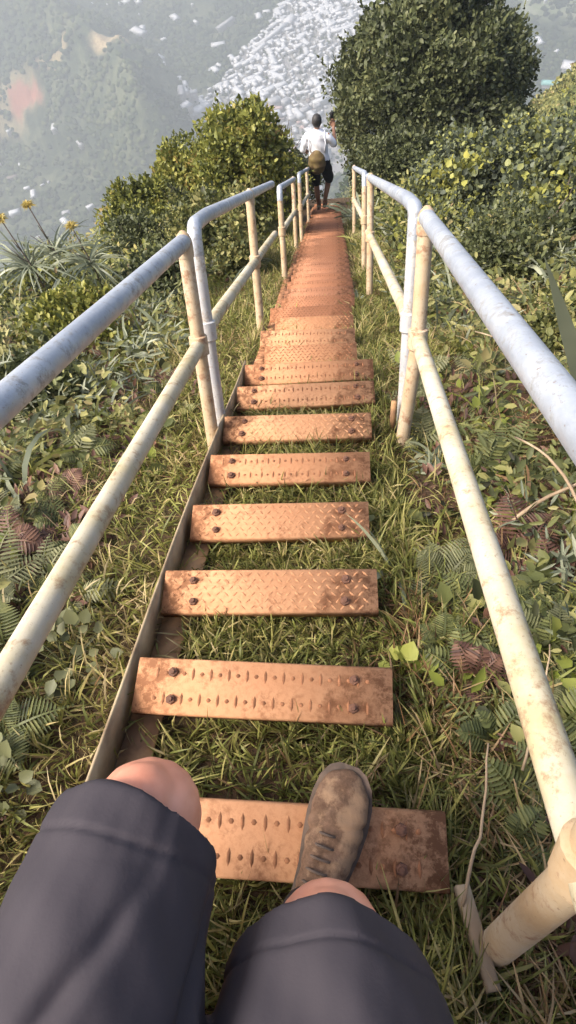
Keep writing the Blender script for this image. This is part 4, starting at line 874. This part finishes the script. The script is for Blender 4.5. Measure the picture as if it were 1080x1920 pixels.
for kx in range(4):
    for v in range(3):
        if (kx, v) not in used: bpy.data.objects.remove(protos[kx][v])
tag(rest.build('distant_houses', [M['wall_w'], RF[0]]), 'farther white houses of the valley town reading as one mass', kind='stuff')
M['teal'] = simple('teal_roof', (.22, .50, .46), (.30, .60, .55), .2, .6, 0)
for (x, y, w, l, h, rz, mt, lab) in ((-95, 935, 3.5, 30, 6, -38, RF[0], 'longest white warehouse roof running diagonally in the town'), (-112, 905, 4, 14, 5, -38, RF[0], 'shorter white shed just below the longest warehouse roof'),
        (-72, 968, 7, 9, 6, -20, RF[0], 'square white hall above the longest warehouse roof'), (258, 775, 5, 15, 6, 80, M['teal'], 'long building with a teal roof at the upper right'), (287, 803, 9, 16, 7, 70, RF[0], 'large bright white building at the right picture edge'),
        (-290, 965, 7, 12, 6, 50, RF[0], 'white building alone on the dark slope at upper left'), (-165, 980, 4, 16, 6, -40, RF[1], 'pale long shed left of the town at the top')):
    o = house_mb(w, l, h, 2.5).build('warehouse', [M['wall_w'], mt], None, (x, y, float(vz(np.array(x), np.array(y))))); o.rotation_euler = (0, 0, R(rz)); tag(o, lab, 'warehouse')
# far wood: crowns on the slopes reading as one mass
ico = A([0, 0, 1], [.9, 0, .45], [.28, .85, .45], [-.72, .53, .45], [-.72, -.53, .45], [.28, -.85, .45], [.72, .53, -.4], [-.28, .85, -.4], [-.9, 0, -.4], [-.28, -.85, -.4], [.72, -.53, -.4], [0, 0, -.9])
it = np.array([(0, 1, 2), (0, 2, 3), (0, 3, 4), (0, 4, 5), (0, 5, 1), (1, 6, 2), (2, 7, 3), (3, 8, 4), (4, 9, 5), (5, 10, 1), (6, 7, 2), (7, 8, 3), (8, 9, 4), (9, 10, 5), (10, 6, 1), (11, 7, 6), (11, 8, 7), (11, 9, 8), (11, 10, 9), (11, 6, 10)])
n = 30000; x = rng.uniform(-560, 380, n); y = rng.uniform(520, 1250, n); tw = town(x, y); keep = (rng.uniform(0, 1, n) < np.where(tw < 1, .26, np.clip(noise2(x, y, .02, 2)*2.2-.35, .05, 1)))
keep &= (np.hypot((x+385)/32, (y-745)/26) > 1) & (np.hypot((x+262)/26, (y-760)/22) > .9); x, y = x[keep], y[keep]; n = len(x); r = rng.uniform(1.6, 4.6, n)*np.where(town(x, y) < 1, .6, 1); J = 1+rng.uniform(-.28, .28, (n, 12, 1))
V = ico[None]*J*r[:, None, None]*A(1, 1, .8)+np.stack([x, y, vz(x, y)+r*.3], -1)[:, None]; F = it[None]+(np.arange(n)*12)[:, None, None]
M['farwood'] = foliage('far_wood', [(.02, .032, .014), (.045, .065, .025), (.085, .105, .04), (.14, .15, .07)], 0, .9, .01, spec=0)
tag(mesh('distant_wood', V.reshape(-1, 3), F.reshape(-1, 3), M['farwood'], smooth=True), 'distant woodland crowns covering the valley slopes', kind='stuff')
# nearer hillside on the right and a lower spur ahead
def mound(name, cx, cy, rx, ry, top, base, lab, res=1.2, f=.25, p=.75):
    xs = np.arange(cx-rx, cx+rx, res); ys = np.arange(cy-ry, cy+ry, res)
    def zf(x, y): a = np.hypot((x-cx)/rx, (y-cy)/ry); return base+(top-base)*np.clip(1-a, 0, 1)**p*(1+.06*wob(x, y, f*.4)) + (.7*wob(x, y, f)+.25*wob(x, y, f*4))*np.clip((1-a)*3, 0, 1)*(rx/30)
    V, F = grid(xs, ys, zf); t_ = NT(name); a = t_.noise(.9*20/rx, 6, .65); b = t_.noise(.2*20/rx, 4); cc = t_.mix(t_.ramp(b, [(.4, (0, 0, 0)), (.6, (1, 1, 1))]), t_.ramp(a, [(.35, (.035, .05, .02)), (.65, (.10, .12, .04))]), t_.ramp(a, [(.35, (.12, .12, .04)), (.65, (.24, .23, .08))]))
    tag(mesh(name, V, F, t_.done(t_.bsdf(cc, .95, 0, t_.bump(a, 1, .6), .1)), smooth=True), lab, kind='structure'); return zf
zf = mound('hillside', 31, 45, 26, 26, -11, -79, 'green grassy shoulder of the ridge at the right', p=.35)
zf2 = mound('lower_spur', 8, 175, 38, 75, -108, -260, 'hazy wooded spur below the end of the stairs', 2.5, .1)
def cover(name, zf, x0, x1, y0, y1, n, r0, r1, lab, mat):
    x = rng.uniform(x0, x1, n); y = rng.uniform(y0, y1, n); i = np.repeat(np.arange(n), 14); k = len(i); rr = rng.uniform(r0, r1, n)[i]; d = unit(rng.normal(size=(k, 3))+A(0, 0, .5))
    P = np.stack([x, y, zf(x, y)], -1)[i]+d*rr[:, None]; L = rr*rng.uniform(.5, 1, k); V, F = leaves(P, unit(d+rng.normal(size=(k, 3))*.6), up_ish(k, .6), L, L*.7, .1); tag(mesh(name, V, F, mat, smooth=True), lab, kind='stuff')
cover('undergrowth', zf, 7, 36, 24, 62, 6500, .15, .45, 'bushes covering the green shoulder at the right', M['herb'])
cover('undergrowth', zf2, -25, 42, 110, 200, 5000, .6, 1.6, 'tree tops covering the hazy spur', M['farwood'])
# the air
t = NT('haze'); pv = t.n('ShaderNodeVolumePrincipled'); pv.inputs['Color'].default_value = (.84, .91, .95, 1); pv.inputs['Density'].default_value = .0010; pv.inputs['Anisotropy'].default_value = .2
t.l(pv.outputs[0], t.out.inputs['Volume']); m = MB(); m.box((-3300, -2100, -472), (3300, 4400, 3)); hz = m.build('haze', t.m); tag(hz, 'pale blue haze filling the air over the valley', kind='stuff')
# ------------------------------------------------------------------ light
SUN = unit(A(-.62, -.12, .78))
w = bpy.data.worlds.new('World'); sc.world = w; w.use_nodes = True; nt = w.node_tree
sky = nt.nodes.new('ShaderNodeTexSky'); sky.sky_type = 'NISHITA'; sky.sun_disc = False; sky.dust_density = 5; sky.air_density = .8; sky.ozone_density = .6
sky.sun_elevation = math.asin(SUN[2]); sky.sun_rotation = math.atan2(SUN[0], SUN[1])
bg = nt.nodes['Background']; nt.links.new(sky.outputs[0], bg.inputs[0]); bg.inputs[1].default_value = .15
ld = bpy.data.lights.new('sun', 'SUN'); ld.energy = 2.4; ld.angle = R(22); ld.color = (1, .95, .87)
lo = bpy.data.objects.new('sun', ld); col.objects.link(lo); lo.location = (0, 0, 20)
lo.rotation_euler = Vector(SUN).to_track_quat('Z', 'Y').to_euler()
vs = sc.view_settings; vs.view_transform = 'Standard'; vs.look = 'None'; vs.gamma = 1; vs.exposure = 1.12
sc.cycles.use_denoising = True; sc.cycles.max_bounces = 6; sc.cycles.diffuse_bounces = 3; sc.cycles.transmission_bounces = 4
sc.cycles.volume_bounces = 0; sc.cycles.use_adaptive_sampling = True
sc.render.film_transparent = False
